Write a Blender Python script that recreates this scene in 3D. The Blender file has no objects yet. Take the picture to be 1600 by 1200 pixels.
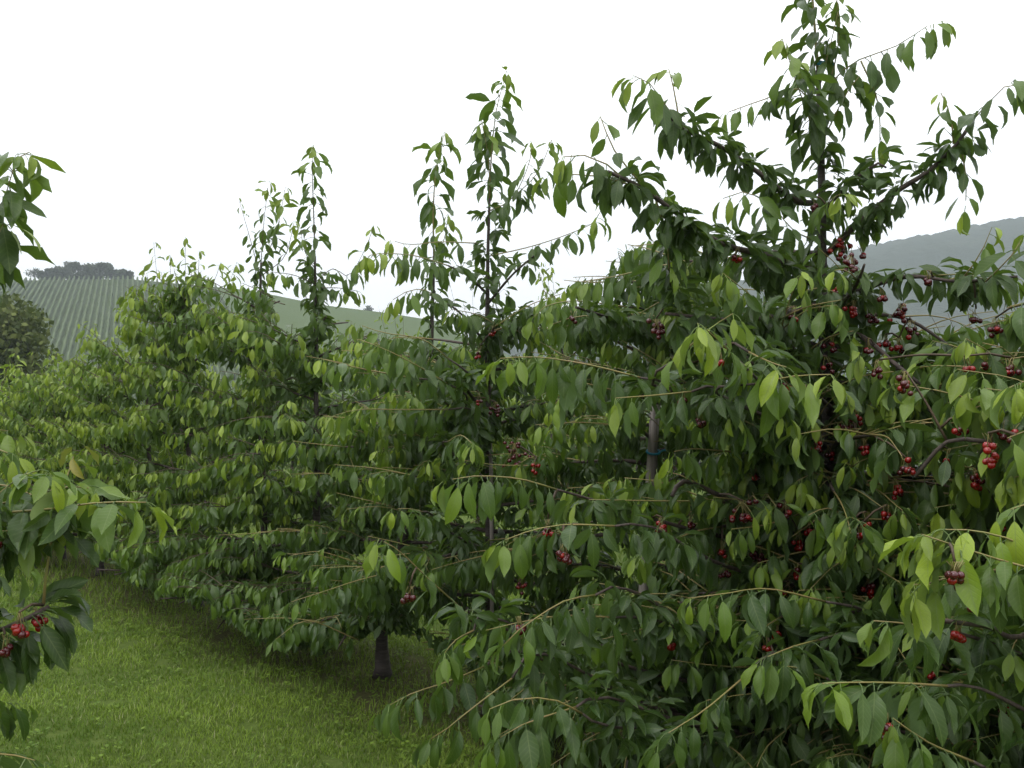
import bpy, math, random
import numpy as np
from mathutils import Vector, noise

random.seed(7); RS = np.random.RandomState(11)
C = bpy.context.scene.collection
SC = bpy.context.scene
R = math.radians

# ------------------------------------------------------------------ camera, sky, light, exposure
F = 1650.0; PITCH = math.atan(40 / F); EYE = 1.65
cam_d = bpy.data.cameras.new('camera'); cam = bpy.data.objects.new('camera', cam_d); C.objects.link(cam)
cam_d.sensor_width = 36; cam_d.lens = F / 1600 * 36
cam_d.clip_start = 0.05; cam_d.clip_end = 6000
cam.location = (0, 0, EYE); cam.rotation_euler = (R(90) + PITCH, 0, 0)
SC.camera = cam

SUN_EL, SUN_ROT = R(58), R(-35)
world = bpy.data.worlds.new('World'); SC.world = world; world.use_nodes = True
wn = world.node_tree; wn.nodes.clear()
out = wn.nodes.new('ShaderNodeOutputWorld'); bg = wn.nodes.new('ShaderNodeBackground')
sky = wn.nodes.new('ShaderNodeTexSky'); sky.sky_type = 'NISHITA'; sky.sun_disc = False
sky.sun_elevation = SUN_EL; sky.sun_rotation = SUN_ROT; sky.dust_density = 4.0; sky.air_density = 1.0
hs = wn.nodes.new('ShaderNodeHueSaturation'); hs.inputs['Saturation'].default_value = 0.18
mx = wn.nodes.new('ShaderNodeMix'); mx.data_type = 'RGBA'; mx.inputs[0].default_value = 0.72
# the closed overcast deck: three times as bright overhead as at the horizon (CIE overcast sky)
tcw = wn.nodes.new('ShaderNodeTexCoord'); sxw = wn.nodes.new('ShaderNodeSeparateXYZ'); wn.links.new(tcw.outputs['Generated'], sxw.inputs[0])
mr = wn.nodes.new('ShaderNodeMapRange'); wn.links.new(sxw.outputs[2], mr.inputs[0])
mr.inputs[1].default_value = 0; mr.inputs[2].default_value = 1; mr.inputs[3].default_value = 13.5; mr.inputs[4].default_value = 38.0
sc_ = wn.nodes.new('ShaderNodeVectorMath'); sc_.operation = 'SCALE'; sc_.inputs[0].default_value = (.985, 1.0, 1.015)
wn.links.new(mr.outputs[0], sc_.inputs['Scale']); wn.links.new(sc_.outputs[0], mx.inputs[7])
wn.links.new(sky.outputs[0], hs.inputs['Color']); wn.links.new(hs.outputs[0], mx.inputs[6])
wn.links.new(mx.outputs[2], bg.inputs['Color']); bg.inputs['Strength'].default_value = 0.10
wn.links.new(bg.outputs[0], out.inputs[0])

sl = bpy.data.lights.new('sun', 'SUN'); so = bpy.data.objects.new('sun', sl); C.objects.link(so)
sl.energy = 0.9; sl.angle = R(25); sl.color = (1.0, 0.97, 0.92)
sd = Vector((math.sin(SUN_ROT) * math.cos(SUN_EL), math.cos(SUN_ROT) * math.cos(SUN_EL) * -1, math.sin(SUN_EL)))
so.rotation_euler = sd.to_track_quat('Z', 'Y').to_euler()
SC.view_settings.view_transform = 'Standard'; SC.view_settings.look = 'None'
SC.view_settings.gamma = 1; SC.view_settings.exposure = -0.12; SC.view_settings.use_curve_mapping = False

# ------------------------------------------------------------------ helpers
cP, sP = math.cos(PITCH), math.sin(PITCH)
def P(px, py, d):
    x = (px - 800) / F; z = (600 - py) / F
    Y = cP - z * sP; Z = sP + z * cP; s = d / Y
    return np.array((x * s, d, EYE + Z * s))
def project(p):
    p = np.asarray(p); X = p[..., 0]; Y = p[..., 1]; Z = p[..., 2] - EYE
    f = Y * cP + Z * sP; u = -Y * sP + Z * cP
    f = np.where(f < 0.05, 0.05, f)
    return 800 + F * X / f, 600 - F * u / f, f
def tag(o, label=None, cat=None, group=None, kind=None):
    if label: o['label'] = label
    if cat: o['category'] = cat
    if group: o['group'] = group
    if kind: o['kind'] = kind
    return o
def link(name, me, parent=None):
    o = bpy.data.objects.new(name, me); C.objects.link(o)
    if parent: o.parent = parent
    return o
def empty(name, loc, label, cat, group=None):
    o = bpy.data.objects.new(name, None); C.objects.link(o); o.location = loc
    o.empty_display_size = .2
    return tag(o, label, cat, group)
def nrm(v):
    n = math.sqrt(float(v[0]*v[0]+v[1]*v[1]+v[2]*v[2])) or 1.0
    return v / n
def make_mesh(name, V, T, mat, smooth=True, uv=None, col=None):
    """triangle (or quad) mesh from numpy arrays; uv and col per vertex"""
    me = bpy.data.meshes.new(name); V = np.asarray(V, np.float32); T = np.asarray(T, np.int32)
    k = T.shape[1]
    me.vertices.add(len(V)); me.vertices.foreach_set('co', V.ravel())
    me.loops.add(T.size); me.loops.foreach_set('vertex_index', T.ravel())
    me.polygons.add(len(T)); me.polygons.foreach_set('loop_start', np.arange(0, T.size, k, dtype=np.int32))
    try: me.polygons.foreach_set('loop_total', np.full(len(T), k, np.int32))
    except Exception: pass
    me.polygons.foreach_set('use_smooth', np.full(len(T), smooth))
    if uv is not None:
        l = me.uv_layers.new(name='UVMap'); l.data.foreach_set('uv', np.asarray(uv, np.float32)[T.ravel()].ravel())
    if col is not None:
        a = me.attributes.new('tint', 'FLOAT_COLOR', 'POINT')
        a.data.foreach_set('color', np.asarray(col, np.float32).ravel())
    me.update(); me.validate()
    if mat: me.materials.append(mat)
    return me
def smooth_path(pts, step=.04):
    p = [np.array(q, float) for q in pts]
    if len(p) < 2: return np.array(p)
    p = [2*p[0]-p[1]] + p + [2*p[-1]-p[-2]]
    o = []
    for i in range(1, len(p)-2):
        a, b, c, d = p[i-1:i+3]; n = max(1, int(np.linalg.norm(c-b)/step))
        for k in range(n):
            t = k/n
            o.append(.5*((2*b)+(c-a)*t+(2*a-5*b+4*c-d)*t*t+(3*b-a-3*c+d)*t**3))
    o.append(p[-2]); return np.array(o)
def tube_arrays(pts, r0, r1, sides=6, bump=0.0):
    pts = np.asarray(pts); n = len(pts)
    if n > 40:
        idx = np.unique(np.linspace(0, n-1, 40).astype(int)); pts = pts[idx]; n = len(pts)
    t = np.gradient(pts, axis=0); t /= (np.linalg.norm(t, axis=1)[:, None]+1e-9)
    ref = np.array((0.31, .9, .2)) if abs(t[0][2]) > .8 else np.array((0., 0., 1.))
    a = np.cross(t, ref); a /= (np.linalg.norm(a, axis=1)[:, None]+1e-9); b = np.cross(t, a)
    s = np.linspace(0, 1, n); r = r0+(r1-r0)*s
    r = r*(1+bump*RS.uniform(-1, 1, n))
    if sides == 10: r = r*(1+.7*np.exp(-np.linalg.norm(pts-pts[0], axis=1)/.07))      # root flare
    th = np.arange(sides)*2*math.pi/sides
    V = pts[:, None, :]+r[:, None, None]*(np.cos(th)[None, :, None]*a[:, None, :]+np.sin(th)[None, :, None]*b[:, None, :])
    V = V.reshape(-1, 3); T = []
    for i in range(n-1):
        for k in range(sides):
            k2 = (k+1) % sides
            A, B, D, E = i*sides+k, i*sides+k2, (i+1)*sides+k2, (i+1)*sides+k
            T += [(A, B, D), (A, D, E)]
    m = len(V); V = np.vstack([V, pts[:1], pts[-1:]])
    for k in range(sides):
        k2 = (k+1) % sides
        T += [(k2, k, m), ((n-1)*sides+k, (n-1)*sides+k2, m+1)]
    return V, np.array(T, np.int32)
def join_arrays(L):
    Vs, Ts, o = [], [], 0
    for V, T in L: Vs.append(V); Ts.append(T+o); o += len(V)
    return np.vstack(Vs), np.vstack(Ts)

# ------------------------------------------------------------------ materials
def new_mat(name):
    m = bpy.data.materials.new(name); m.use_nodes = True; nt = m.node_tree; nt.nodes.clear()
    o = nt.nodes.new('ShaderNodeOutputMaterial'); return m, nt, o
def N(nt, t, **kw):
    n = nt.nodes.new(t)
    for k, v in kw.items(): setattr(n, k, v)
    return n
def math_n(nt, op, a, b=None, c=None):
    n = N(nt, 'ShaderNodeMath', operation=op)
    for i, v in enumerate((a, b, c)):
        if v is None: continue
        if isinstance(v, (int, float)): n.inputs[i].default_value = v
        else: nt.links.new(v, n.inputs[i])
    return n.outputs[0]
def mixc(nt, f, a, b, mode='MIX'):
    n = N(nt, 'ShaderNodeMix', data_type='RGBA', blend_type=mode)
    for i, v in ((0, f), (6, a), (7, b)):
        if isinstance(v, (int, float)): n.inputs[i].default_value = v
        elif isinstance(v, tuple): n.inputs[i].default_value = (*v, 1)
        else: nt.links.new(v, n.inputs[i])
    return n.outputs[2]
def ramp(nt, fac, stops):
    n = N(nt, 'ShaderNodeValToRGB'); e = n.color_ramp.elements
    while len(e) < len(stops): e.new(.5)
    for el, (p, c) in zip(e, stops): el.position = p; el.color = (*c, 1)
    nt.links.new(fac, n.inputs[0]); return n.outputs[0]
def tex_noise(nt, scale, detail=4, rough=.6, coord='Object', vec=None, dist=0):
    n = N(nt, 'ShaderNodeTexNoise'); n.inputs['Scale'].default_value = scale
    n.inputs['Detail'].default_value = detail; n.inputs['Roughness'].default_value = rough
    n.inputs['Distortion'].default_value = dist
    if vec is None: vec = N(nt, 'ShaderNodeTexCoord').outputs[coord]
    nt.links.new(vec, n.inputs['Vector']); return n.outputs[0]

def leaf_material():
    m, nt, o = new_mat('cherry_leaf')
    at = N(nt, 'ShaderNodeAttribute', attribute_name='tint'); sep = N(nt, 'ShaderNodeSeparateColor')
    nt.links.new(at.outputs['Color'], sep.inputs[0]); young, rnd = sep.outputs[0], sep.outputs[1]; red = sep.outputs[2]
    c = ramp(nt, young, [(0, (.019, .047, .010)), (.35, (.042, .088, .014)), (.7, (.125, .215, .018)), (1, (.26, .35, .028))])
    c = mixc(nt, math_n(nt, 'MULTIPLY', rnd, .45), c, (.048, .082, .016))
    c = mixc(nt, red, c, (.26, .11, .028))
    uv = N(nt, 'ShaderNodeUVMap'); sx = N(nt, 'ShaderNodeSeparateXYZ'); nt.links.new(uv.outputs[0], sx.inputs[0])
    au = math_n(nt, 'ABSOLUTE', math_n(nt, 'SUBTRACT', sx.outputs[0], .5))
    wave = math_n(nt, 'SINE', math_n(nt, 'MULTIPLY', math_n(nt, 'SUBTRACT', sx.outputs[1], math_n(nt, 'MULTIPLY', au, .42)), 2*math.pi*9.5))
    vein = math_n(nt, 'POWER', math_n(nt, 'ADD', math_n(nt, 'MULTIPLY', wave, .5), .5), 7)
    mid = math_n(nt, 'LESS_THAN', au, .022)
    vm = math_n(nt, 'MAXIMUM', math_n(nt, 'MULTIPLY', vein, .38), mid)
    c2 = mixc(nt, math_n(nt, 'MULTIPLY', vm, .55), c, (.16, .22, .065))
    blot = tex_noise(nt, 34, 3, .6)
    c2 = mixc(nt, math_n(nt, 'MULTIPLY', math_n(nt, 'SUBTRACT', blot, .3), .6), c2, (.055, .105, .022))
    geo = N(nt, 'ShaderNodeNewGeometry')
    under = mixc(nt, .55, c2, (.105, .165, .070))
    c3 = mixc(nt, geo.outputs['Backfacing'], c2, under)
    bs = N(nt, 'ShaderNodeBsdfPrincipled'); nt.links.new(c3, bs.inputs['Base Color'])
    ro = math_n(nt, 'ADD', math_n(nt, 'MULTIPLY', geo.outputs['Backfacing'], .28), .30)
    nt.links.new(math_n(nt, 'ADD', ro, math_n(nt, 'MULTIPLY', rnd, .14)), bs.inputs['Roughness'])
    bs.inputs['Specular IOR Level'].default_value = .36
    bp = N(nt, 'ShaderNodeBump'); bp.inputs['Strength'].default_value = .35; bp.inputs['Distance'].default_value = .002
    nt.links.new(math_n(nt, 'SUBTRACT', 1.0, vm), bp.inputs['Height']); nt.links.new(bp.outputs[0], bs.inputs['Normal'])
    tr = N(nt, 'ShaderNodeBsdfTranslucent')
    tc = mixc(nt, .5, c, (.16, .27, .02)); nt.links.new(tc, tr.inputs['Color'])
    ms = N(nt, 'ShaderNodeMixShader'); ms.inputs[0].default_value = .31
    nt.links.new(bs.outputs[0], ms.inputs[1]); nt.links.new(tr.outputs[0], ms.inputs[2]); nt.links.new(ms.outputs[0], o.inputs[0])
    return m
def plain(name, col, rough=.7, scale=None, col2=None, bump=0, spec=.4, stretch=None):
    m, nt, o = new_mat(name); bs = N(nt, 'ShaderNodeBsdfPrincipled')
    bs.inputs['Roughness'].default_value = rough; bs.inputs['Specular IOR Level'].default_value = spec
    if scale:
        vec = N(nt, 'ShaderNodeTexCoord').outputs['Object']
        if stretch:
            mp = N(nt, 'ShaderNodeMapping'); mp.inputs['Scale'].default_value = stretch; nt.links.new(vec, mp.inputs[0]); vec = mp.outputs[0]
        f = tex_noise(nt, scale, 5, .65, vec=vec)
        nt.links.new(ramp(nt, f, [(.32, col), (.68, col2)]), bs.inputs['Base Color'])
        if bump:
            b = N(nt, 'ShaderNodeBump'); b.inputs['Strength'].default_value = .6; b.inputs['Distance'].default_value = bump
            nt.links.new(f, b.inputs['Height']); nt.links.new(b.outputs[0], bs.inputs['Normal'])
    else: bs.inputs['Base Color'].default_value = (*col, 1)
    nt.links.new(bs.outputs[0], o.inputs[0]); return m
def tinted(name, lo, hi, rough=.75, trans=.25, tcol=(.12, .2, .03)):
    m, nt, o = new_mat(name); at = N(nt, 'ShaderNodeAttribute', attribute_name='tint'); sep = N(nt, 'ShaderNodeSeparateColor')
    nt.links.new(at.outputs['Color'], sep.inputs[0])
    c = mixc(nt, sep.outputs[0], lo, hi); c = mixc(nt, sep.outputs[2], c, (.32, .31, .17))
    bs = N(nt, 'ShaderNodeBsdfPrincipled'); nt.links.new(c, bs.inputs['Base Color'])
    bs.inputs['Roughness'].default_value = rough; bs.inputs['Specular IOR Level'].default_value = .25
    tr = N(nt, 'ShaderNodeBsdfTranslucent'); nt.links.new(mixc(nt, .5, c, tcol), tr.inputs[0])
    ms = N(nt, 'ShaderNodeMixShader'); ms.inputs[0].default_value = trans
    nt.links.new(bs.outputs[0], ms.inputs[1]); nt.links.new(tr.outputs[0], ms.inputs[2]); nt.links.new(ms.outputs[0], o.inputs[0])
    return m

M_LEAF = leaf_material()
M_BARK = plain('cherry_bark', (.020, .015, .013), .75, 30, (.075, .060, .054), .004, stretch=(.4, .4, 2.5))
M_BRANCH = plain('branch_bark', (.028, .020, .017), .7, 60, (.085, .062, .052), .002)
M_SHOOT = plain('green_shoot', (.17, .17, .045), .5, 14, (.24, .17, .07))
M_TWIG = plain('brown_twig', (.05, .035, .022), .6, 40, (.10, .065, .04))
M_CHERRY = plain('ripe_cherry', (.15, .003, .005), .18, 12, (.30, .009, .008), spec=.6)
M_CHERRY_D = plain('dark_cherry', (.035, .003, .006), .16, 12, (.09, .004, .008), spec=.6)
M_STAKE = plain('weathered_stake', (.17, .145, .13), .85, 18, (.34, .30, .28), .003, stretch=(3, 3, .25))
M_BLUE = plain('blue_tie', (.02, .20, .30), .4)
M_GRASS = tinted('grass_blade', (.074, .135, .014), (.19, .28, .034), .65, .34, (.19, .29, .03))
M_BUSH = tinted('bush_leaf', (.045, .068, .018), (.125, .150, .040), .75, .2, (.1, .15, .03))
M_WOODS = tinted('woodland_leaf', (.030, .045, .020), (.060, .085, .034), .8, .1)
M_VINE = tinted('vine_leaf', (.074, .110, .038), (.096, .134, .048), .8, .25)

def ground_material():
    m, nt, o = new_mat('orchard_ground')
    a = tex_noise(nt, 1.3, 5, .65); b = tex_noise(nt, 28, 4, .7)
    geo = N(nt, 'ShaderNodeNewGeometry'); sp = N(nt, 'ShaderNodeSeparateXYZ'); nt.links.new(geo.outputs['Position'], sp.inputs[0])
    # distance from the tree line (bare herbicide strip under the row)
    dd = math_n(nt, 'ADD', math_n(nt, 'MULTIPLY', math_n(nt, 'SUBTRACT', sp.outputs[0], 1.23), .766), math_n(nt, 'MULTIPLY', math_n(nt, 'SUBTRACT', sp.outputs[1], 4.18), .643))
    w = math_n(nt, 'ADD', math_n(nt, 'ABSOLUTE', dd), math_n(nt, 'MULTIPLY', math_n(nt, 'SUBTRACT', a, .5), 1.3))
    strip = N(nt, 'ShaderNodeMapRange'); nt.links.new(w, strip.inputs[0]); strip.inputs[1].default_value = .35; strip.inputs[2].default_value = .75
    strip.inputs[3].default_value = 1; strip.inputs[4].default_value = 0
    g = ramp(nt, b, [(.3, (.040, .065, .012)), (.55, (.070, .105, .018)), (.8, (.13, .14, .04))])
    g = mixc(nt, a, g, (.075, .105, .022))
    d = ramp(nt, b, [(.3, (.045, .033, .020)), (.7, (.11, .08, .05))])
    c = mixc(nt, math_n(nt, 'MULTIPLY', strip.outputs[0], .6), g, d)
    bs = N(nt, 'ShaderNodeBsdfPrincipled'); nt.links.new(c, bs.inputs['Base Color']); bs.inputs['Roughness'].default_value = .95
    bs.inputs['Specular IOR Level'].default_value = .1
    bp = N(nt, 'ShaderNodeBump'); bp.inputs['Strength'].default_value = .8; bp.inputs['Distance'].default_value = .02
    nt.links.new(b, bp.inputs['Height']); nt.links.new(bp.outputs[0], bs.inputs['Normal'])
    nt.links.new(bs.outputs[0], o.inputs[0]); return m
def hill_material(name, c1, c2, s1, s2, bump):
    m, nt, o = new_mat(name); a = tex_noise(nt, s1, 6, .6); b = tex_noise(nt, s2, 5, .7)
    c = mixc(nt, a, c1, c2); c = mixc(nt, math_n(nt, 'MULTIPLY', b, .5), c, tuple(x*.45 for x in c1))
    bs = N(nt, 'ShaderNodeBsdfPrincipled'); nt.links.new(c, bs.inputs['Base Color']); bs.inputs['Roughness'].default_value = 1
    bs.inputs['Specular IOR Level'].default_value = 0
    bp = N(nt, 'ShaderNodeBump'); bp.inputs['Strength'].default_value = .8; bp.inputs['Distance'].default_value = bump
    nt.links.new(b, bp.inputs['Height']); nt.links.new(bp.outputs[0], bs.inputs['Normal'])
    nt.links.new(bs.outputs[0], o.inputs[0]); return m

# ------------------------------------------------------------------ the ground and the hills
def ground_h(x, y):
    return .02*math.sin(x*1.3+y*.7)+.015*math.sin(x*2.9-y*2.1)
def build_ground():
    xs = np.concatenate([[-3000, -1200, -500, -200, -90, -45, -25], np.arange(-16, 12.01, .4), [20, 40, 90, 200, 500, 1200, 3000]])
    ys = np.concatenate([[-3000, -800, -200, -50, -15, -5], np.arange(0, 24.01, .4), [35, 60, 100, 200, 500, 1200, 3000]])
    V = np.array([(x, y, ground_h(x, y) if abs(x) < 30 and 0 <= y < 30 else 0) for y in ys for x in xs]); n = len(xs)
    Q = np.array([(j*n+i, j*n+i+1, (j+1)*n+i+1, (j+1)*n+i) for j in range(len(ys)-1) for i in range(n-1)])
    tag(link('ground', make_mesh('ground', V, Q, ground_material())), kind='structure')
build_ground()

# vineyard hill: elevation angle of its ridge as a function of direction
RX = np.array([-1.3, -.8, -.485, -.364, -.25, -.18, -.12, -.067, -.04, 0, .08, .3])
RE = np.array([.07, .105, .1275, .1285, .118, .104, .0965, .088, .070, .055, .02, -.02])
Y0, Y1 = 205.0, 370.0
def vine_h(x, y):
    u = x/max(y, 60); e = np.interp(u, RX, RE)
    t = (y-Y0)/(Y1-Y0)
    if t < 0: return -1.0
    if t <= 1: h = e*Y1*(t**.92)
    else: h = e*Y1*(1+.10*(t-1))-max(0, t-1)**2*22
    return h-.3*(1-min(1, t*8))+.4*noise.noise(Vector((x*.02, y*.02, 3)))
def build_vine_hill():
    xs = np.arange(-520, 160, 5.); ys = np.arange(Y0-4, 560, 5.); n = len(xs)
    V = np.array([(x, y, vine_h(x, y)) for y in ys for x in xs])
    Q = np.array([(j*n+i, j*n+i+1, (j+1)*n+i+1, (j+1)*n+i) for j in range(len(ys)-1) for i in range(n-1)])
    m = hill_material('meadow_hill', (.068, .102, .036), (.092, .122, .050), .03, .6, .2)
    tag(link('vineyard_hill', make_mesh('vineyard_hill', V, Q, m)), kind='structure')
build_vine_hill()

# far wooded hill
HX = np.array([-.4, -.1, .05, .12, .2, .27, .33, .364, .40, .43, .455, .49, .6, .8, 1.1])
HE = np.array([.02, .045, .08, .104, .118, .140, .152, .158, .165, .172, .178, .176, .168, .15, .12])
FY = 950.0
def build_far_hill():
    V = []; xs = np.linspace(-430, 1250, 520); ts = np.linspace(0, 1.5, 60)
    for t in ts:
        y = 480+(FY-480)*t
        for x in xs:
            e = np.interp(x/FY, HX, HE)
            h = e*FY*(math.sin(min(t, 1)*math.pi/2)**.9 if t <= 1 else 1-.35*(t-1))
            l = 4.2*abs(noise.noise(Vector((x*.07, y*.06, 1))))+2.6*noise.noise(Vector((x*.19, y*.16, 5)))
            w = 2.5*noise.noise(Vector((x*.008, y*.008, 9)))
            V.append((x, y+2*noise.noise(Vector((x*.1, y*.1, 2))), h+(l+w)*min(1, t*3)-2))
    n = len(xs)
    Q = np.array([(j*n+i, j*n+i+1, (j+1)*n+i+1, (j+1)*n+i) for j in range(len(ts)-1) for i in range(n-1)])
    m = hill_material('forest_hill', (.018, .030, .019), (.056, .070, .038), .012, .11, 3.0)
    tag(link('wooded_hill', make_mesh('wooded_hill', np.array(V), Q, m)), kind='structure')
build_far_hill()

# vine rows, each a low bumpy hedge running straight up the slope
def vine_rows():
    ytop = Y1-2
    for i in range(-3, 70):
        px = -30+i*7.6; xb = (px-800)/F*ytop
        if px > 335: break
        yb, ya = ytop, 212.0+max(0, px-250)*.35
        n = 56; V = []; col = []
        for j in range(n):
            t = j/(n-1); y = ya+(yb-ya)*t; x = xb-.364*(y-yb); z = vine_h(x, y)
            h = 1.5+RS.uniform(-.25, .25); w = .34+RS.uniform(-.12, .12); dx = RS.uniform(-.1, .1)
            V += [(x-w+dx, y, z-.2), (x-w*.9+dx, y, z+h*.7), (x+dx, y, z+h), (x+w*.9+dx, y, z+h*.7), (x+w+dx, y, z-.2)]
            s = RS.uniform(0, 1); col += [(s, 0, 0, 1)]*5
        Q = [(j*5+a, j*5+a+1, (j+1)*5+a+1, (j+1)*5+a) for j in range(n-1) for a in range(4)]
        o = link('vine_row', make_mesh('vine_row', V, Q, M_VINE, True, None, col))
        tag(o, 'straight row of pale green vines climbing the hazy vineyard hill', 'vine row', 'vine rows on the hill behind the orchard')
vine_rows()

# ------------------------------------------------------------------ broadleaf trees far off, of small leaf clumps
def leaf_cloud(centers, radii, n, size, seed, flat=1.0):
    r = np.random.RandomState(seed); V = []; T = []; col = []; o = 0
    w = np.array(radii)**2; w = w/w.sum()
    pick = r.choice(len(centers), n, p=w)
    d = r.normal(size=(n, 3)); d /= np.linalg.norm(d, axis=1)[:, None]
    rad = r.uniform(.55, 1.05, n)[:, None]*np.array(radii)[pick][:, None]
    pos = np.array(centers)[pick]+d*rad*np.array((1, 1, flat))
    a = r.normal(size=(n, 3)); a[:, 2] -= .4; a /= np.linalg.norm(a, axis=1)[:, None]
    b = np.cross(a, r.normal(size=(n, 3))); b /= np.linalg.norm(b, axis=1)[:, None]
    s = size*r.uniform(.6, 1.3, n)[:, None]
    V = np.stack([pos, pos+a*s*.5+b*s*.38, pos+a*s, pos+a*s*.5-b*s*.38], 1).reshape(-1, 3)
    i = np.arange(n)*4; Q = np.stack([i, i+1, i+2, i+3], 1)
    g = r.uniform(0, 1, n); col = np.zeros((n, 4)); col[:, 0] = g; col[:, 3] = 1
    return V, Q, np.repeat(col, 4, 0)
def broadleaf(name, base, h, w, label, cat, mat, seed, group=None, n=900, size=.5, trunk_h=.3, lobes=9, r=None):
    rr = random.Random(seed); root = empty(name, base, label, cat, group)
    cs, rs = [], []
    for k in range(lobes):
        a = rr.uniform(0, 6.28); q = rr.uniform(.0, .6)*w/2; z = h*rr.uniform(trunk_h+.12, .86)
        q *= math.sin(min(1, max(.15, (h-z)/h*1.6))*math.pi/2)
        cs.append((math.cos(a)*q, math.sin(a)*q, z)); rs.append(rr.uniform(.16, .27)*min(w, h*1.1))
    V, Q, col = leaf_cloud(cs, rs, n, size, seed, .8)
    cr = link('crown', make_mesh('crown', V, Q, mat, False, None, col), root); cr['kind'] = 'stuff'
    V, T = tube_arrays(smooth_path([(0, 0, -.3), (.02*w, 0, h*.3), (0, 0, h*.72)], h*.1), .045*h*.6, .012*h, 7)
    link('trunk', make_mesh('trunk', V, T, M_BARK), root)
    L = []
    for c_ in cs[:6]:
        L.append(tube_arrays(smooth_path([(0, 0, h*rr.uniform(.2, .4)), (c_[0]*.6, c_[1]*.6, c_[2]*.75), c_], h*.12), .014*h, .004*h, 5))
    for V, T in L: link('limb', make_mesh('limb', V, T, M_BARK), root)
    return root

def on_hill(px, d, dz=0):
    x = (px-800)/F*d; return (x, d, vine_h(x, d)+dz)
# big dark bushy tree left, midway to the hill
broadleaf('walnut_tree', (-22.6, 47, 0), 6.6, 7.6, 'broad dark green bushy tree beyond the orchard at the left edge', 'tree', M_BUSH, 3, n=9000, size=.30, lobes=16, trunk_h=.08)
broadleaf('walnut_tree', (-27.0, 50, 0), 6.3, 7.0, 'dark bushy tree half cut off by the left edge of the view', 'tree', M_BUSH, 4, n=5000, size=.32, lobes=12, trunk_h=.08)
broadleaf('round_bush', on_hill(578, 250), 8.6, 8.6, 'round olive green bush low on the hill slope between two cherry tree tips', 'bush', M_BUSH, 5, n=2400, size=.7, trunk_h=.02)
broadleaf('round_bush', on_hill(612, 250), 6.2, 6.6, 'smaller olive bush just right of the round bush on the slope', 'bush', M_BUSH, 6, n=1600, size=.7, trunk_h=.02)
broadleaf('ridge_tree', on_hill(576, 425, 0), 9.5, 6.2, 'small grey green tree alone on the ridge in the middle of the view', 'tree', M_WOODS, 7, n=900, size=.6)
broadleaf('ridge_tree', on_hill(594, 425, 0), 6.0, 6.6, 'low tree just right of the lone ridge tree', 'tree', M_WOODS, 8, n=700, size=.6)
broadleaf('ridge_tree', on_hill(52, Y1+6), 5.2, 10.5, 'open crowned tree at the left end of the hilltop wood', 'tree', M_WOODS, 9, n=420, size=.5, trunk_h=.35)
broadleaf('ridge_tree', on_hill(75, Y1+8), 5.4, 3.4, 'thin young tree between the open crowned tree and the hilltop wood', 'tree', M_WOODS, 10, n=160, size=.45)
broadleaf('ridge_tree', on_hill(103, Y1+8), 8.6, 5.6, 'slender tree poking out above the hilltop wood', 'tree', M_WOODS, 12, n=350, size=.5, trunk_h=.5)
wood_px = [(62, 2.6, 4), (74, 3.2, 5), (88, 4.0, 6), (104, 4.6, 7), (120, 5.2, 8), (137, 5.2, 8), (152, 5.0, 8), (167, 4.6, 7), (180, 4.0, 6), (192, 3.2, 5), (201, 2.2, 4)]
for i, (px, h, w) in enumerate(wood_px):
    broadleaf('hilltop_tree', on_hill(px, Y1+2+(i % 3)), h*1.25, w*1.4, 'dense dark tree crown merging with its neighbours in the hilltop wood', 'tree', M_WOODS, 20+i, 'trees of the hilltop wood', n=1500, size=.75, trunk_h=.02, lobes=10)

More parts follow.
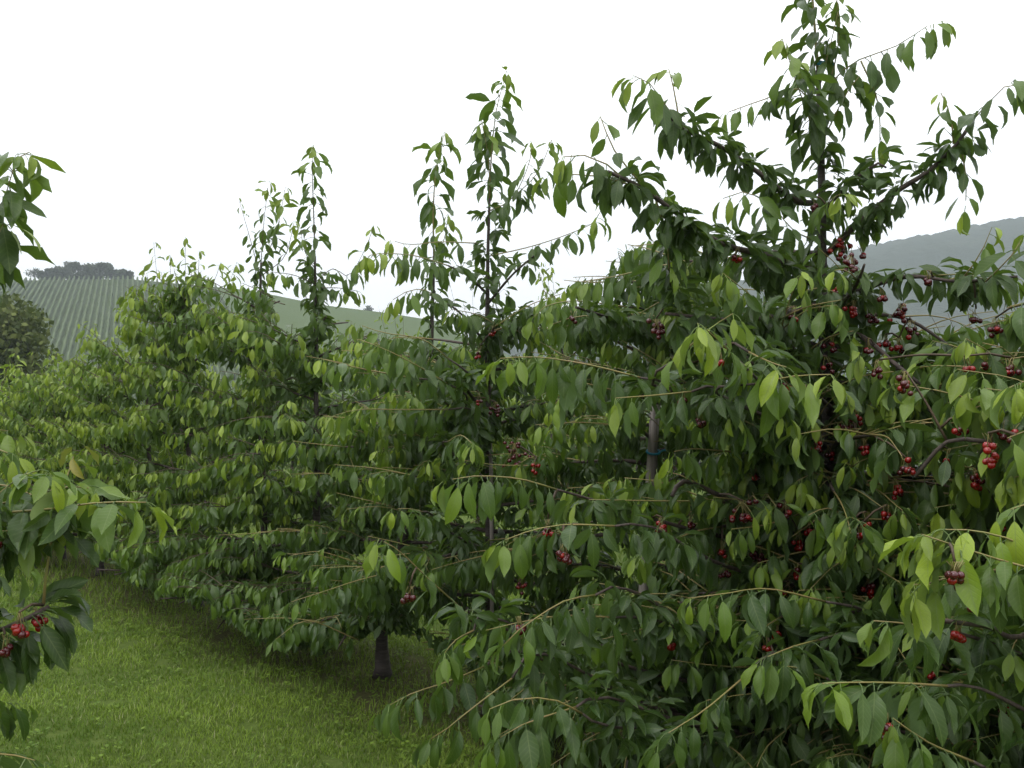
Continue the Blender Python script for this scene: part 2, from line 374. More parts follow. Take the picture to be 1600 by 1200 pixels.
# ------------------------------------------------------------------ leaf shapes
SHP = []
def leaf_shape(bend, fold, wav, petiole, wr, rows, twist, pet_tube):
    """blade and petiole in the YZ plane, unit blade length; returns V, T, UV"""
    def ang(s): return R(48)*(1-s/petiole) if s < petiole else -bend*((s-petiole)/1.0)**1.3
    def pos(s, n=24):
        y = z = 0; ds = s/n
        for k in range(n):
            a = ang((k+.5)*ds); y += math.cos(a)*ds; z += math.sin(a)*ds
        return y, z
    V, T, UV = [], [], []
    prof = lambda t: wr*(math.sin(math.pi*t**.96)**.78)*(1 if t < .74 else 1-((t-.74)/.26)**1.2*.52)
    y, z = pos(petiole); V.append((0, y, z)); UV.append((.5, 0))
    for i, t in enumerate(rows):
        y, z = pos(petiole+t); a = ang(petiole+t); w = max(.012, prof(t))
        up = np.array((0, -math.sin(a), math.cos(a))); tw = twist*t
        for s in (-1, 0, 1):
            if s == 0: V.append((0, y, z)); UV.append((.5, t)); continue
            lat = np.array((math.cos(fold+tw*s), 0, 0))*s*w+up*(math.sin(fold+tw*s)*w+wav*math.sin(t*11+s*1.7)*w*.35)
            V.append((lat[0], y+lat[1], z+lat[2])); UV.append((.5+s*.5*w/wr, t))
    yt, zt = pos(petiole+1); tip = len(V); V.append((0, yt, zt)); UV.append((.5, 1))
    m = len(rows); b = lambda i, s: 1+i*3+s+1
    T += [(0, b(0, 0), b(0, -1)), (0, b(0, 1), b(0, 0))]
    for i in range(m-1):
        for s in (-1, 0):
            A, B, D, E = b(i, s), b(i, s+1), b(i+1, s+1), b(i+1, s); T += [(A, B, D), (A, D, E)]
    T += [(tip, b(m-1, -1), b(m-1, 0)), (tip, b(m-1, 0), b(m-1, 1))]
    # petiole
    pw = .014; o = len(V); n = 3 if pet_tube else 2
    for k in range(n):
        y, z = pos(petiole*k/(n-1)+1e-4)
        for q in ((-pw, 0), (pw, 0), (0, pw*1.6))[:3 if pet_tube else 2]: V.append((q[0], y, z+q[1])); UV.append((.5, .5))
    if pet_tube:
        for k in range(n-1):
            for q in range(3):
                A, B = o+k*3+q, o+k*3+(q+1) % 3; T += [(A, B, B+3), (A, B+3, A+3)]
    else: T += [(o, o+1, o+3), (o, o+3, o+2)]
    return np.array(V, float), np.array(T, np.int32), np.array(UV, float)
shape_rng = random.Random(5); HI, LO, XLO = [], [], []
NS = 16
for k in range(NS):
    pr = (R(shape_rng.uniform(10, 85)), R(shape_rng.uniform(8, 42)), shape_rng.uniform(.2, 1.0), shape_rng.uniform(.2, .32), shape_rng.uniform(.165, .245))
    tw = shape_rng.uniform(-.4, .4)
    HI.append(leaf_shape(*pr, [.08, .23, .41, .60, .77, .90], tw, True)); LO.append(leaf_shape(*pr, [.14, .42, .70, .89], tw, False)); XLO.append(leaf_shape(*pr, [.28, .66], tw, False))

def leaf_col(young, rnd, red): return (young, rnd, red, 1)
VAR = {}
def leaf_mesh(k, young, rnd, red):
    q = (k, round(young*5)/5, round(rnd*2)/2, round(red*2)/2)
    if q not in VAR:
        V, T, UV = HI[k]; VAR[q] = make_mesh('leaf', V, T, M_LEAF, True, UV, np.tile((q[1], q[2], q[3], 1), (len(V), 1)))
    return VAR[q]

# ------------------------------------------------------------------ cherry trees
UP = np.array((0., 0., 1.))
class Tree:
    def __init__(s, base, label, seed, dens=1.0, size=.125, young=0.0, detail=2):
        s.base = np.array(base, float); s.label = label; s.rng = random.Random(seed); s.dens = dens; s.size = size
        s.young = young; s.detail = detail
        s.trunk = None; s.wood = []; s.leaves = []; s.clusters = []; s.extra = []
    def leaf(s, p, axis, size, young, red=0, fixed=False, roll=None):
        r = s.rng; a = nrm(axis); up = UP+np.array((r.gauss(0, .35), r.gauss(0, .35), 0))
        if a[2] < -.8: up = up*.4+nrm(np.array((a[0], a[1], .02)))*1.0
        x = np.cross(a, up); x = nrm(x); z = np.cross(x, a)
        ro = r.gauss(0, .40) if roll is None else roll
        x, z = x*math.cos(ro)+z*math.sin(ro), z*math.cos(ro)-x*math.sin(ro)
        size *= .88
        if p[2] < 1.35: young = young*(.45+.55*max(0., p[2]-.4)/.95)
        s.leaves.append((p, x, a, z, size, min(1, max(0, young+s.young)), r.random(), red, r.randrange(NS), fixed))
    def frame(s, t):
        ref = UP if abs(t[2]) < .9 else np.array((1., 0, 0)); a = nrm(np.cross(t, ref)); return a, np.cross(a, t)
    def shoot(s, pts, r0=.0035, fixed=False, young=None, size=None, spacing=.0275, start=.08, droop=1.0, red=0.0):
        """this year's growth: alternate leaves hanging from a thin green shoot"""
        r = s.rng; pts = smooth_path(pts, .03); L = np.concatenate([[0], np.cumsum(np.linalg.norm(np.diff(pts, axis=0), axis=1))])
        s.wood.append((pts, r0, .0014, 'shoot', fixed)); tot = L[-1]; d = start*tot; i = r.randrange(5)
        size = size or s.size; yb = .18 if young is None else young
        while d < tot:
            f = d/tot; j = min(len(pts)-2, np.searchsorted(L, d)-1 if d > 0 else 0); j = max(0, j)
            p = pts[j]+(pts[j+1]-pts[j])*((d-L[j])/max(1e-6, L[j+1]-L[j])); t = nrm(pts[j+1]-pts[j])
            a, b = s.frame(t); th = i*2.4+r.uniform(-.4, .4); o = a*math.cos(th)+b*math.sin(th)
            if abs(t[2]) < .75:      # flat shoots carry leaves hanging from both flanks
                o = a*(1 if i % 2 else -1)*r.uniform(.3, 1)+b*r.uniform(-.2, .2)
            g = r.uniform(.45, 1.7)*droop
            if abs(t[2]) > .75: g = r.uniform(.55, 1.5)*max(.8, droop)
            ax = o*.75+t*r.uniform(-.1, .65)-UP*g*(.9 if abs(t[2]) < .75 else .8)
            sz = size*r.uniform(.66, 1.15)*(1-.3*max(0, (f-.85)/.15))
            s.leaf(p, ax, sz, yb+.75*max(0, (f-.55)/.45)+r.uniform(-.08, .12), red if f > .9 else 0, fixed)
            d += spacing*r.choice((.35, .8, 1.0, 1.25, 1.7))*r.uniform(.8, 1.2)*(1-.3*f); i += 1
        for k in range(2):
            s.leaf(pts[-1], nrm(pts[-1]-pts[-2])*.5+np.array((r.gauss(0, .35), r.gauss(0, .35), -1.1)), size*r.uniform(.5, .8), yb+.8, red, fixed)
    def spurs(s, pts, a0=0.05, a1=1.0, fixed=False, spacing=.062, n=(5, 8), size=None):
        r = s.rng; L = np.concatenate([[0], np.cumsum(np.linalg.norm(np.diff(pts, axis=0), axis=1))]); tot = L[-1]
        d = a0*tot; size = size or s.size*.9
        while d < a1*tot:
            j = max(0, min(len(pts)-2, np.searchsorted(L, d)-1)); p = pts[j]; t = nrm(pts[j+1]-pts[j]); a, b = s.frame(t)
            th = r.uniform(0, 6.28); o = a*math.cos(th)+b*math.sin(th); o = nrm(o+UP*.2); q = p+o*r.uniform(.015, .04)
            s.clusters.append((q, fixed))
            for k in range(r.randint(*n)):
                h = np.array((r.gauss(0, 1), r.gauss(0, 1), 0)); h = nrm(h)
                s.leaf(q, o*.35+h*.8-UP*r.uniform(-.35, 1.35), size*r.uniform(.65, 1.12), r.uniform(-.02, .20), 0, fixed)
            d += spacing*r.uniform(.7, 1.3)/s.dens
    def limb(s, pts, r0=.012, r1=.005, spur=(.1, 1.0), fixed=False, side=0, **kw):
        if fixed and spur[1] == 1 and kw.get('n', (5, 8))[0] >= 4: kw['n'] = (6, 9); kw['spacing'] = .030; kw.setdefault('size', .108)
        pts = smooth_path(pts, .04); s.wood.append((pts, r0, r1, 'branch', fixed)); s.spurs(pts, *spur, fixed=fixed, **kw)
        r = s.rng; n = len(pts)
        for k in range(side):
            j = int(n*r.uniform(.25, .95)); t = nrm(pts[min(n-1, j+1)]-pts[j-1]); a, b = s.frame(t); sg = 1 if k % 2 else -1
            d = nrm(t*.6+a*sg*r.uniform(.4, 1)+UP*r.uniform(-.05, .35)); l = r.uniform(.22, .5)
            p = pts[j]; s.shoot([p, p+d*l*.5+UP*.01, p+d*l-UP*.04*r.random()], fixed=fixed)
        return pts
    def auto(s, h, az, L, el):
        r = s.rng; tp = s.trunk; j = int(np.argmin(np.abs(tp[:, 2]-(s.base[2]+h)))); p = tp[j].copy()
        if h > tp[-1][2]-s.base[2]: return
        pts = [p.copy()]; e = el; n = 7; d = None
        for k in range(n):
            az += r.gauss(0, .13); e += r.gauss(-.02, .07)
            d = np.array((math.cos(az)*math.cos(e), math.sin(az)*math.cos(e), math.sin(e)))
            p = p+d*L/n; p[2] = max(p[2], s.base[2]+.17); pts.append(p.copy())
        w = smooth_path(pts[:5], .05); s.wood.append((w, .011*(.6+.5*L), .005, 'branch', False)); s.spurs(w, .12, 1.0)
        s.shoot(pts[4:])
        m = len(w)
        for k in range(max(2, int(L*8.5*s.dens))):
            j = int(m*r.uniform(.3, .98)); t = nrm(w[min(m-1, j+1)]-w[j-1]); a, b = s.frame(t); sg = 1 if k % 2 else -1
            dd = nrm(t*.6+a*sg*r.uniform(.3, 1)+UP*r.uniform(-.1, .4)); l = r.uniform(.18, .48); q = w[min(m-1, j)]
            s.shoot([q, q+dd*l*.5+UP*.01, q+dd*l-UP*.05*r.random()])
    def fill(s, n, hmin, hmax, rad_low, rad_top, el0=.05, el1=.6, azs=None):
        r = s.rng
        for k in range(n):
            f = (k+r.random())/n; h = hmin+(hmax-hmin)*f; az = k*2.4+r.uniform(-.4, .4)
            if azs: az = r.uniform(*azs)
            s.auto(h, az, (rad_low+(rad_top-rad_low)*f)*r.uniform(.75, 1.12), el0+(el1-el0)*f+r.gauss(0, .08))
    def skirt(s, n, L=1.25, h=(.22, .5), c=-2.44, w=1.25):
        for k in range(n): s.auto(s.rng.uniform(*h), c+s.rng.uniform(-w, w), L*s.rng.uniform(.8, 1.1), s.rng.uniform(-.06, .08))
    def set_trunk(s, pts, r0, r1): s.trunk = smooth_path(pts, .06); s.tr = (r0, r1)
    def hang(s, px_pts, start_h=None, wood=True, fixed=True, **kw):
        """a shoot seen in the photograph, carried by a limb that leaves the trunk"""
        pts = [P(*q) for q in px_pts]; b = pts[0]; tp = s.trunk
        dist = math.hypot(b[0]-s.base[0], b[1]-s.base[1]); h = b[2]-dist*.28 if start_h is None else start_h
        j = int(np.argmin(np.abs(tp[:, 2]-max(h, s.base[2]+.3)))); a = tp[j]
        if wood:
            d0 = nrm(pts[1]-b); mid = a*.45+b*.55-UP*.02; m2 = b-d0*min(.15, dist*.3)
            w = smooth_path([a, mid, m2, b], .05)
            s.wood.append((w, .012 if dist > .8 else .008, .004, 'branch', False)); s.spurs(w, .15, 1.0)
        s.shoot(pts, fixed=fixed, **kw)

def row_x(z): return 1.23-.84*(z-4.18)
trees = []
def T_(*a, **k): t = Tree(*a, **k); trees.append(t); return t

# --- tree A: the tall one at the right
A = T_(P(1290, 1292, 4.18), 'tallest cherry tree at the right, laden with red fruit, its leader rising out of view', 101, dens=1.0)
A.set_trunk([P(1290, 1300, 4.18), P(1293, 1000, 4.2), P(1293, 700, 4.2), P(1286, 450, 4.2), P(1283, 250, 4.2), P(1278, 110, 4.2)], .042, .010)
A.shoot([P(1278, 110, 4.2), P(1272, 30, 4.2), P(1266, -70, 4.2)], fixed=True, size=.15, r0=.007, young=.08, spacing=.018)
A.spurs(A.trunk, .55, 1.0, fixed=True, spacing=.075)
D = 4.2
A.limb([P(1283, 318, D), P(1240, 312, 4.1), P(1180, 266, 4.0), P(1120, 226, 3.85), P(1070, 203, 3.75), P(1045, 180, 3.7)], .013, .006, (.14, 1), True, n=(4, 6), spacing=.05)
A.shoot([P(1070, 205, 3.75), P(1040, 165, 3.7), P(1015, 130, 3.65), P(990, 118, 3.6)], fixed=True, young=.22, size=.14)
A.shoot([P(1062, 198, 3.75), P(1055, 150, 3.75), P(1045, 108, 3.75)], fixed=True, young=.3)
A.limb([P(1285, 455, D), P(1215, 405, 4.0), P(1130, 382, 3.8), P(1060, 335, 3.6), P(1005, 295, 3.5), P(950, 268, 3.4)], .015, .006, (.1, 1), True, n=(5, 8), spacing=.045)
A.shoot([P(975, 280, 3.45), P(935, 248, 3.4), P(895, 242, 3.4), P(880, 245, 3.4)], fixed=True, size=.14)
A.shoot([P(1000, 285, 3.5), P(960, 235, 3.5), P(938, 182, 3.5)], fixed=True, spacing=.05)
A.shoot([P(990, 290, 3.5), P(930, 275, 3.5), P(870, 272, 3.5), P(858, 272, 3.5)], fixed=True, size=.14, spacing=.05)
A.shoot([P(1020, 300, 3.55), P(1040, 360, 3.6), P(1045, 420, 3.6)], fixed=True, young=.05)
A.limb([P(1060, 335, 3.6), P(1045, 400, 3.7), P(1050, 470, 3.8)], .007, .004, (.0, 1), True, n=(4, 6))
A.limb([P(1288, 400, D), P(1340, 350, 4.1), P(1400, 300, 4.0), P(1450, 268, 3.95), P(1495, 225, 3.9), P(1515, 195, 3.9)], .014, .006, (.1, 1), True, n=(5, 8), spacing=.042)
A.shoot([P(1510, 200, 3.9), P(1545, 160, 3.8), P(1580, 128, 3.7), P(1605, 130, 3.7)], fixed=True, size=.14)
A.shoot([P(1490, 225, 3.9), P(1485, 180, 3.9), P(1470, 145, 3.9)], fixed=True, young=.3)
A.shoot([P(1500, 225, 3.9), P(1510, 280, 3.9), P(1508, 330, 3.9)], fixed=True, spacing=.045)
A.shoot([P(1280, 150, D), P(1330, 100, 4.1), P(1400, 72, 4.0), P(1450, 40, 3.9), P(1472, 32, 3.9)], fixed=True, size=.145)
A.shoot([P(1345, 95, 4.1), P(1372, 160, 4.1), P(1375, 235, 4.1)], fixed=True, spacing=.05, size=.115)
A.limb([P(1286, 330, D), P(1330, 285, 4.1), P(1372, 255, 4.05), P(1385, 262, 4.05)], .008, .004, (.3, 1), True, n=(5, 8))
A.shoot([P(1283, 200, D), P(1250, 140, 4.1), P(1195, 155, 4.0), P(1130, 178, 3.9)], fixed=True, spacing=.042)
A.shoot([P(1280, 230, D), P(1245, 130, 4.0), P(1222, 60, 3.9)], fixed=True, young=.2, size=.155, spacing=.02)
A.shoot([P(1280, 250, D), P(1262, 170, 4.1), P(1248, 100, 4.0)], fixed=True, size=.14)
A.shoot([P(1282, 130, D), P(1300, 60, 4.1), P(1312, 5, 4.1)], fixed=True, size=.13)
A.shoot([P(1281, 180, D), P(1310, 70, 4.15), P(1305, -30, 4.1)], fixed=True, size=.13)
A.shoot([P(1281, 230, D), P(1320, 150, 4.1), P(1350, 110, 4.1)], fixed=True, size=.13)
A.shoot([P(1285, 380, D), P(1240, 360, 4.0), P(1205, 320, 3.9), P(1160, 300, 3.8), P(1130, 310, 3.8)], fixed=True, size=.15)
A.shoot([P(1283, 330, D), P(1300, 310, 3.95), P(1320, 300, 3.85)], fixed=True, young=.55, spacing=.025)
A.limb([P(1288, 480, D), P(1350, 452, 4.0), P(1420, 432, 3.8), P(1500, 440, 3.7), P(1590, 432, 3.6)], .013, .005, (.1, 1), True, side=3, n=(5, 8), spacing=.045)
A.shoot([P(1500, 440, 3.7), P(1530, 400, 3.65), P(1550, 355, 3.6)], fixed=True, young=.35)
A.shoot([P(1540, 440, 3.6), P(1580, 400, 3.5), P(1605, 360, 3.5)], fixed=True, size=.14)
A.limb([P(1291, 505, D), P(1350, 492, 4.1), P(1420, 500, 4.0), P(1490, 545, 3.9)], .012, .005, (.1, 1), True, side=3, n=(5, 8))
A.limb([P(1292, 600, D), P(1370, 590, 4.2), P(1450, 560, 4.1), P(1540, 570, 4.0)], .012, .005, (.1, 1), True, side=3, n=(5, 8))
A.limb([P(1291, 515, D), P(1345, 525, 4.0), P(1400, 570, 3.8), P(1450, 610, 3.7)], .013, .006, (.15, 1), True, n=(3, 5))
A.limb([P(1293, 640, D), P(1350, 665, 4.0), P(1420, 690, 3.8), P(1500, 690, 3.6)], .013, .006, (.15, 1), False, n=(4, 6), side=2)
A.limb([P(1292, 800, D), P(1190, 802, 3.9), P(1120, 772, 3.7), P(1068, 752, 3.6), P(1050, 775, 3.55)], .015, .007, (.1, 1), False, n=(2, 4))
A.limb([P(1291, 470, D), P(1230, 490, 4.0), P(1150, 500, 3.8), P(1040, 490, 3.7)], .013, .006, (.15, 1), True, n=(4, 6))
A.limb([P(1291, 560, D), P(1220, 560, 3.8), P(1180, 545, 3.5)], .012, .005, (.2, 1), True, n=(4, 6))
for kw, q in (({'young': .7, 'size': .15}, [(1170, 550, 3.3), (1190, 560, 3.2), (1215, 570, 3.1), (1235, 575, 3.0)]),
              ({'young': .55, 'size': .15}, [(1180, 600, 3.2), (1240, 588, 3.1), (1298, 585, 3.0)]),
              ({'young': .7, 'size': .15}, [(1060, 560, 3.3), (1100, 520, 3.2), (1145, 490, 3.1)]),
              ({'young': .6, 'size': .15}, [(1150, 560, 3.2), (1110, 520, 3.1), (1090, 505, 3.0)]),
              ({'size': .14}, [(1080, 612, 3.3), (1020, 618, 3.2), (962, 622, 3.1)]),
              ({'size': .14}, [(1000, 590, 3.4), (920, 570, 3.3), (840, 558, 3.2), (782, 560, 3.15)]),
              ({'size': .14}, [(870, 765, 3.5), (810, 748, 3.4), (740, 744, 3.3), (692, 752, 3.25)]),
              ({'size': .14}, [(960, 822, 3.3), (880, 820, 3.2), (820, 832, 3.15), (775, 850, 3.1)]),
              ({'size': .14, 'spacing': .055}, [(720, 950, 3.6), (670, 905, 3.4), (625, 862, 3.3), (592, 842, 3.2)]),
              ({'size': .13}, [(740, 985, 3.5), (712, 1000, 3.4), (695, 1020, 3.35)]),
              ({}, [(960, 965, 3.4), (880, 962, 3.3), (800, 975, 3.2), (740, 990, 3.2)]),
              ({}, [(930, 930, 3.3), (880, 940, 3.2), (810, 985, 3.1), (785, 1010, 3.1)]),
              ({'size': .14}, [(910, 1115, 3.1), (860, 1092, 3.0), (800, 1094, 2.95), (765, 1108, 2.9)]),
              ({'size': .14}, [(900, 1105, 3.1), (850, 1120, 3.0), (800, 1140, 2.95), (765, 1165, 2.9)]),
              ({}, [(760, 1040, 3.6), (700, 1065, 3.5), (640, 1085, 3.4), (595, 1110, 3.4)]),
              ({}, [(800, 1060, 3.4), (740, 1105, 3.3), (690, 1145, 3.3), (660, 1160, 3.3)]),
              ({}, [(1290, 940, 3.3), (1200, 920, 3.2), (1130, 928, 3.1), (1075, 935, 3.1)]),
              ({'young': .1}, [(1160, 1060, 3.1), (1100, 1110, 3.0), (1045, 1145, 2.9), (1025, 1165, 2.9)]),
              ({}, [(1280, 1000, 3.2), (1240, 1010, 3.1), (1190, 1030, 3.0)]),
              ({}, [(1290, 1060, 3.2), (1250, 1045, 3.1), (1225, 1040, 3.0)])):
    A.hang(q, **kw)
A.fill(28, .45, 2.3, 1.45, 1.0, .02, .35)
A.fill(16, .35, 1.6, 1.2, 1.0, .0, .15, azs=(-2.6, -.6))
A.fill(20, .30, 1.7, 1.2, 1.0, .0, .1, azs=(-3.3, .3))

# --- tree B: behind a grey stake
B = T_((row_x(4.98), 4.98, 0), 'cherry tree just left of the tallest one, its trunk beside a grey stake', 102)
B.set_trunk([(row_x(4.98), 4.98, 0), P(1010, 900, 5.0), P(1022, 690, 5.0), P(1032, 560, 5.0), P(1042, 430, 5.0), P(1046, 385, 5.0)], .036, .012)
B.shoot([P(1042, 430, 5.0), P(1050, 370, 5.0), P(1040, 300, 5.0)], fixed=True)
B.fill(34, .25, 2.45, 1.35, .6, .02, .4)
B.limb([P(1035, 530, 5.0), P(1000, 500, 4.6), P(950, 495, 4.3), P(900, 480, 4.1)], .012, .005, (.1, 1), True, side=2)
for q in ([(980, 480, 4.6), (900, 470, 4.4), (850, 480, 4.2), (830, 500, 4.2)], [(960, 610, 4.2), (900, 600, 4.1), (860, 640, 4.0)], [(1090, 480, 4.3), (1110, 460, 4.1), (1130, 450, 4.0)]):
    B.hang(q)

# --- tree C
Cc = T_((row_x(5.78), 5.78, 0), 'cherry tree with a thin leader and two hooked tips standing clear of the sky', 103)
cx = row_x(5.78)
Cc.set_trunk([(cx, 5.78, 0), P(765, 830, 5.8), P(762, 600, 5.8), P(762, 420, 5.8), P(765, 310, 5.8)], .034, .007)
Cc.shoot([P(765, 310, 5.8), P(768, 240, 5.8), P(776, 170, 5.8), P(792, 112, 5.8)], fixed=True, young=.2, size=.165, spacing=.022, r0=.005)
Cc.shoot([P(766, 300, 5.8), P(762, 240, 5.75), P(752, 188, 5.7)], fixed=True, young=.25, size=.15, spacing=.024)
Cc.spurs(Cc.trunk, .68, 1, fixed=True, spacing=.05)
Cc.limb([P(762, 475, 5.8), P(800, 430, 5.6), P(840, 395, 5.4)], .008, .004, (.3, 1), True, n=(2, 4))
Cc.shoot([P(765, 400, 5.8), P(830, 385, 5.5), P(890, 365, 5.2), P(930, 345, 5.0), P(945, 310, 4.9)], fixed=True, spacing=.05)
Cc.shoot([P(764, 330, 5.8), P(800, 310, 5.6), P(825, 260, 5.4), P(832, 220, 5.3)], fixed=True, spacing=.04, size=.14)
Cc.shoot([P(800, 310, 5.6), P(840, 270, 5.4), P(862, 218, 5.3)], fixed=True, spacing=.045)
Cc.limb([P(762, 460, 5.8), P(730, 430, 5.5), P(700, 415, 5.3)], .008, .004, (.2, 1), True, n=(2, 4))
Cc.shoot([P(700, 415, 5.3), P(650, 400, 5.1), P(600, 396, 4.9), P(572, 400, 4.8)], fixed=True, size=.14, young=.3)
Cc.shoot([P(745, 380, 5.8), P(690, 378, 5.5), P(640, 382, 5.3), P(610, 375, 5.2)], fixed=True, spacing=.09)
Cc.limb([P(762, 540, 5.8), P(720, 490, 5.4), P(690, 470, 5.2)], .008, .004, (.2, 1), True, n=(3, 5))
Cc.shoot([P(690, 470, 5.2), P(660, 452, 5.0), P(625, 460, 4.9), P(605, 478, 4.9)], fixed=True, young=.35)
Cc.limb([P(762, 520, 5.8), P(800, 500, 5.5), P(850, 490, 5.3)], .008, .004, (.2, 1), True, side=2)
Cc.fill(26, .35, 2.2, 1.4, .65, .02, .3)
for q in ([(700, 600, 4.9), (650, 570, 4.7), (600, 545, 4.6), (560, 530, 4.6)], [(700, 690, 4.8), (720, 680, 4.5), (740, 695, 4.3)], [(640, 590, 4.9), (560, 575, 4.8), (500, 560, 4.7)],
          [(700, 640, 4.9), (620, 640, 4.7), (560, 640, 4.6), (520, 650, 4.6)], [(660, 800, 4.6), (640, 795, 4.4), (612, 795, 4.3)],
          [(700, 560, 4.9), (660, 530, 4.8), (600, 520, 4.7), (555, 505, 4.7)]):
    Cc.hang(q)

# --- tree D
Dd = T_((P(598, 1058, 6.56)[0], 6.56, 0), 'cherry tree whose dark bare stem stands free above the grass, one drooping leader on top', 104, young=.06)
Dd.set_trunk([(P(598, 1058, 6.56)[0], 6.56, 0), P(600, 960, 6.56), P(640, 800, 6.4), P(668, 620, 6.3), P(676, 470, 6.3), P(678, 400, 6.3)], .040, .008)
Dd.shoot([P(678, 400, 6.3), P(677, 330, 6.3), P(682, 260, 6.3), P(695, 206, 6.3)], fixed=True, size=.17, spacing=.021, r0=.006, young=.12)
Dd.shoot([P(678, 420, 6.3), P(695, 370, 6.2), P(700, 335, 6.1)], fixed=True, young=.5)
Dd.spurs(Dd.trunk, .72, 1, fixed=True, spacing=.045)
Dd.fill(24, .5, 2.2, 1.25, .55, .05, .35)
for q in ([(560, 900, 5.9), (510, 870, 5.7), (440, 865, 5.6)], [(540, 930, 5.8), (480, 925, 5.6)], [(560, 880, 5.8), (500, 862, 5.7), (455, 868, 5.6)], [(560, 1000, 5.7), (480, 970, 5.6), (430, 1000, 5.5)], [(590, 935, 5.6), (540, 925, 5.4), (492, 925, 5.3)]):
    Dd.hang(q)

# --- trees E, F, G and the smaller ones down the row
E = T_((row_x(7.2), 7.2, 0), 'cherry tree with the tall slim spire left of the middle of the view', 105, size=.13, young=.15)
E.set_trunk([(row_x(7.2), 7.2, 0), P(494, 760, 7.2), P(494, 560, 7.2), P(492, 400, 7.2)], .036, .008)
E.shoot([P(492, 400, 7.2), P(490, 330, 7.2), P(488, 270, 7.2), P(490, 226, 7.2)], fixed=True, size=.16, spacing=.021, r0=.006, young=.1)
E.shoot([P(492, 420, 7.2), P(475, 390, 7.1), P(470, 355, 7.1)], fixed=True, young=.3)
E.spurs(E.trunk, .66, 1, fixed=True, spacing=.038, n=(6, 9))
E.shoot([P(494, 440, 7.2), P(520, 420, 7.0), P(545, 430, 6.9), P(570, 390, 6.8), P(585, 350, 6.8)], fixed=True, spacing=.038)
E.shoot([P(494, 450, 7.2), P(530, 450, 7.0), P(560, 455, 6.9)], fixed=True)
E.shoot([P(494, 445, 7.2), P(460, 430, 7.0), P(425, 425, 6.8)], fixed=True)
E.fill(27, .4, 2.4, 1.2, .5, .05, .45)
Ff = T_((row_x(7.8), 7.8, 0), 'cherry tree with several short airy tips between the tall spire and the lower trees', 106, size=.13, young=.2)
Ff.set_trunk([(row_x(7.8), 7.8, 0), P(412, 800, 7.8), P(405, 560, 7.8), P(408, 410, 7.8)], .034, .008)
Ff.shoot([P(408, 410, 7.8), P(412, 350, 7.8), P(420, 283, 7.8)], fixed=True, spacing=.028, size=.14)
Ff.shoot([P(408, 420, 7.8), P(432, 360, 7.7), P(446, 292, 7.6)], fixed=True, spacing=.03, size=.14)
Ff.shoot([P(406, 430, 7.8), P(390, 370, 7.8), P(372, 308, 7.8)], fixed=True, spacing=.06, size=.09)
Ff.shoot([P(410, 430, 7.8), P(445, 400, 7.8), P(460, 345, 7.8)], fixed=True, spacing=.05)
Ff.spurs(Ff.trunk, .70, 1, fixed=True, spacing=.045)
Ff.fill(27, .4, 2.45, 1.15, .45, .05, .5)
G = T_((row_x(8.7), 8.7, 0), 'cherry tree with a dozen upright shoot tips against the vineyard hill', 107, size=.13, young=.28)
G.set_trunk([(row_x(8.7), 8.7, 0), P(300, 800, 8.7), P(290, 600, 8.7), P(285, 450, 8.7)], .034, .008)
for a_, b_ in ((290, 370), (265, 398), (240, 378), (312, 392), (228, 420), (252, 425), (300, 410), (275, 430), (325, 430), (215, 450), (245, 460), (340, 470), (295, 455)):
    G.shoot([P(285+(a_-285)*.3, 530, 8.7), P(285+(a_-285)*.8, (b_+530)/2, 8.6), P(a_, b_, 8.5)], fixed=True, spacing=.05, size=.12)
G.shoot([P(300, 500, 8.6), P(330, 450, 8.5), P(345, 410, 8.4)], fixed=True); G.shoot([P(300, 510, 8.6), P(345, 470, 8.4), P(370, 410, 8.3)], fixed=True)
G.fill(30, .4, 2.6, 1.2, .5, .05, .65)
for i, (z, h, lab) in enumerate(((9.6, 2.75, 'middle sized cherry tree below the vineyard with one tip at its left'), (10.5, 2.5, 'low cherry tree in front of the vineyard slope, right of the dark bushy tree'),
                                 (11.4, 2.35, 'low pale cherry tree in front of the dark bushy tree'), (12.4, 2.3, 'last cherry tree at the left edge of the near row'),
                                 (13.5, 2.3, 'pale cherry tree half out of view at the far left'), (14.7, 2.3, 'farthest cherry tree of the near row, at the left edge'))):
    t = T_((row_x(z), z, 0), lab, 120+i, size=.125, young=.44, dens=.9); x = row_x(z)
    t.set_trunk([(x, z, 0), (x+.03, z, h*.4), (x-.02, z, h*.78)], .03, .008)
    for k in range(5):
        a = t.rng.uniform(0, 6.28); t.shoot([(x-.02, z, h*.74), (x+.10*math.cos(a), z+.1*math.sin(a), h*.86), (x+.2*math.cos(a), z+.2*math.sin(a), h*t.rng.uniform(.93, 1.02))])
    t.fill(28, .3, h*.77, 1.3, .55, .05, .75)

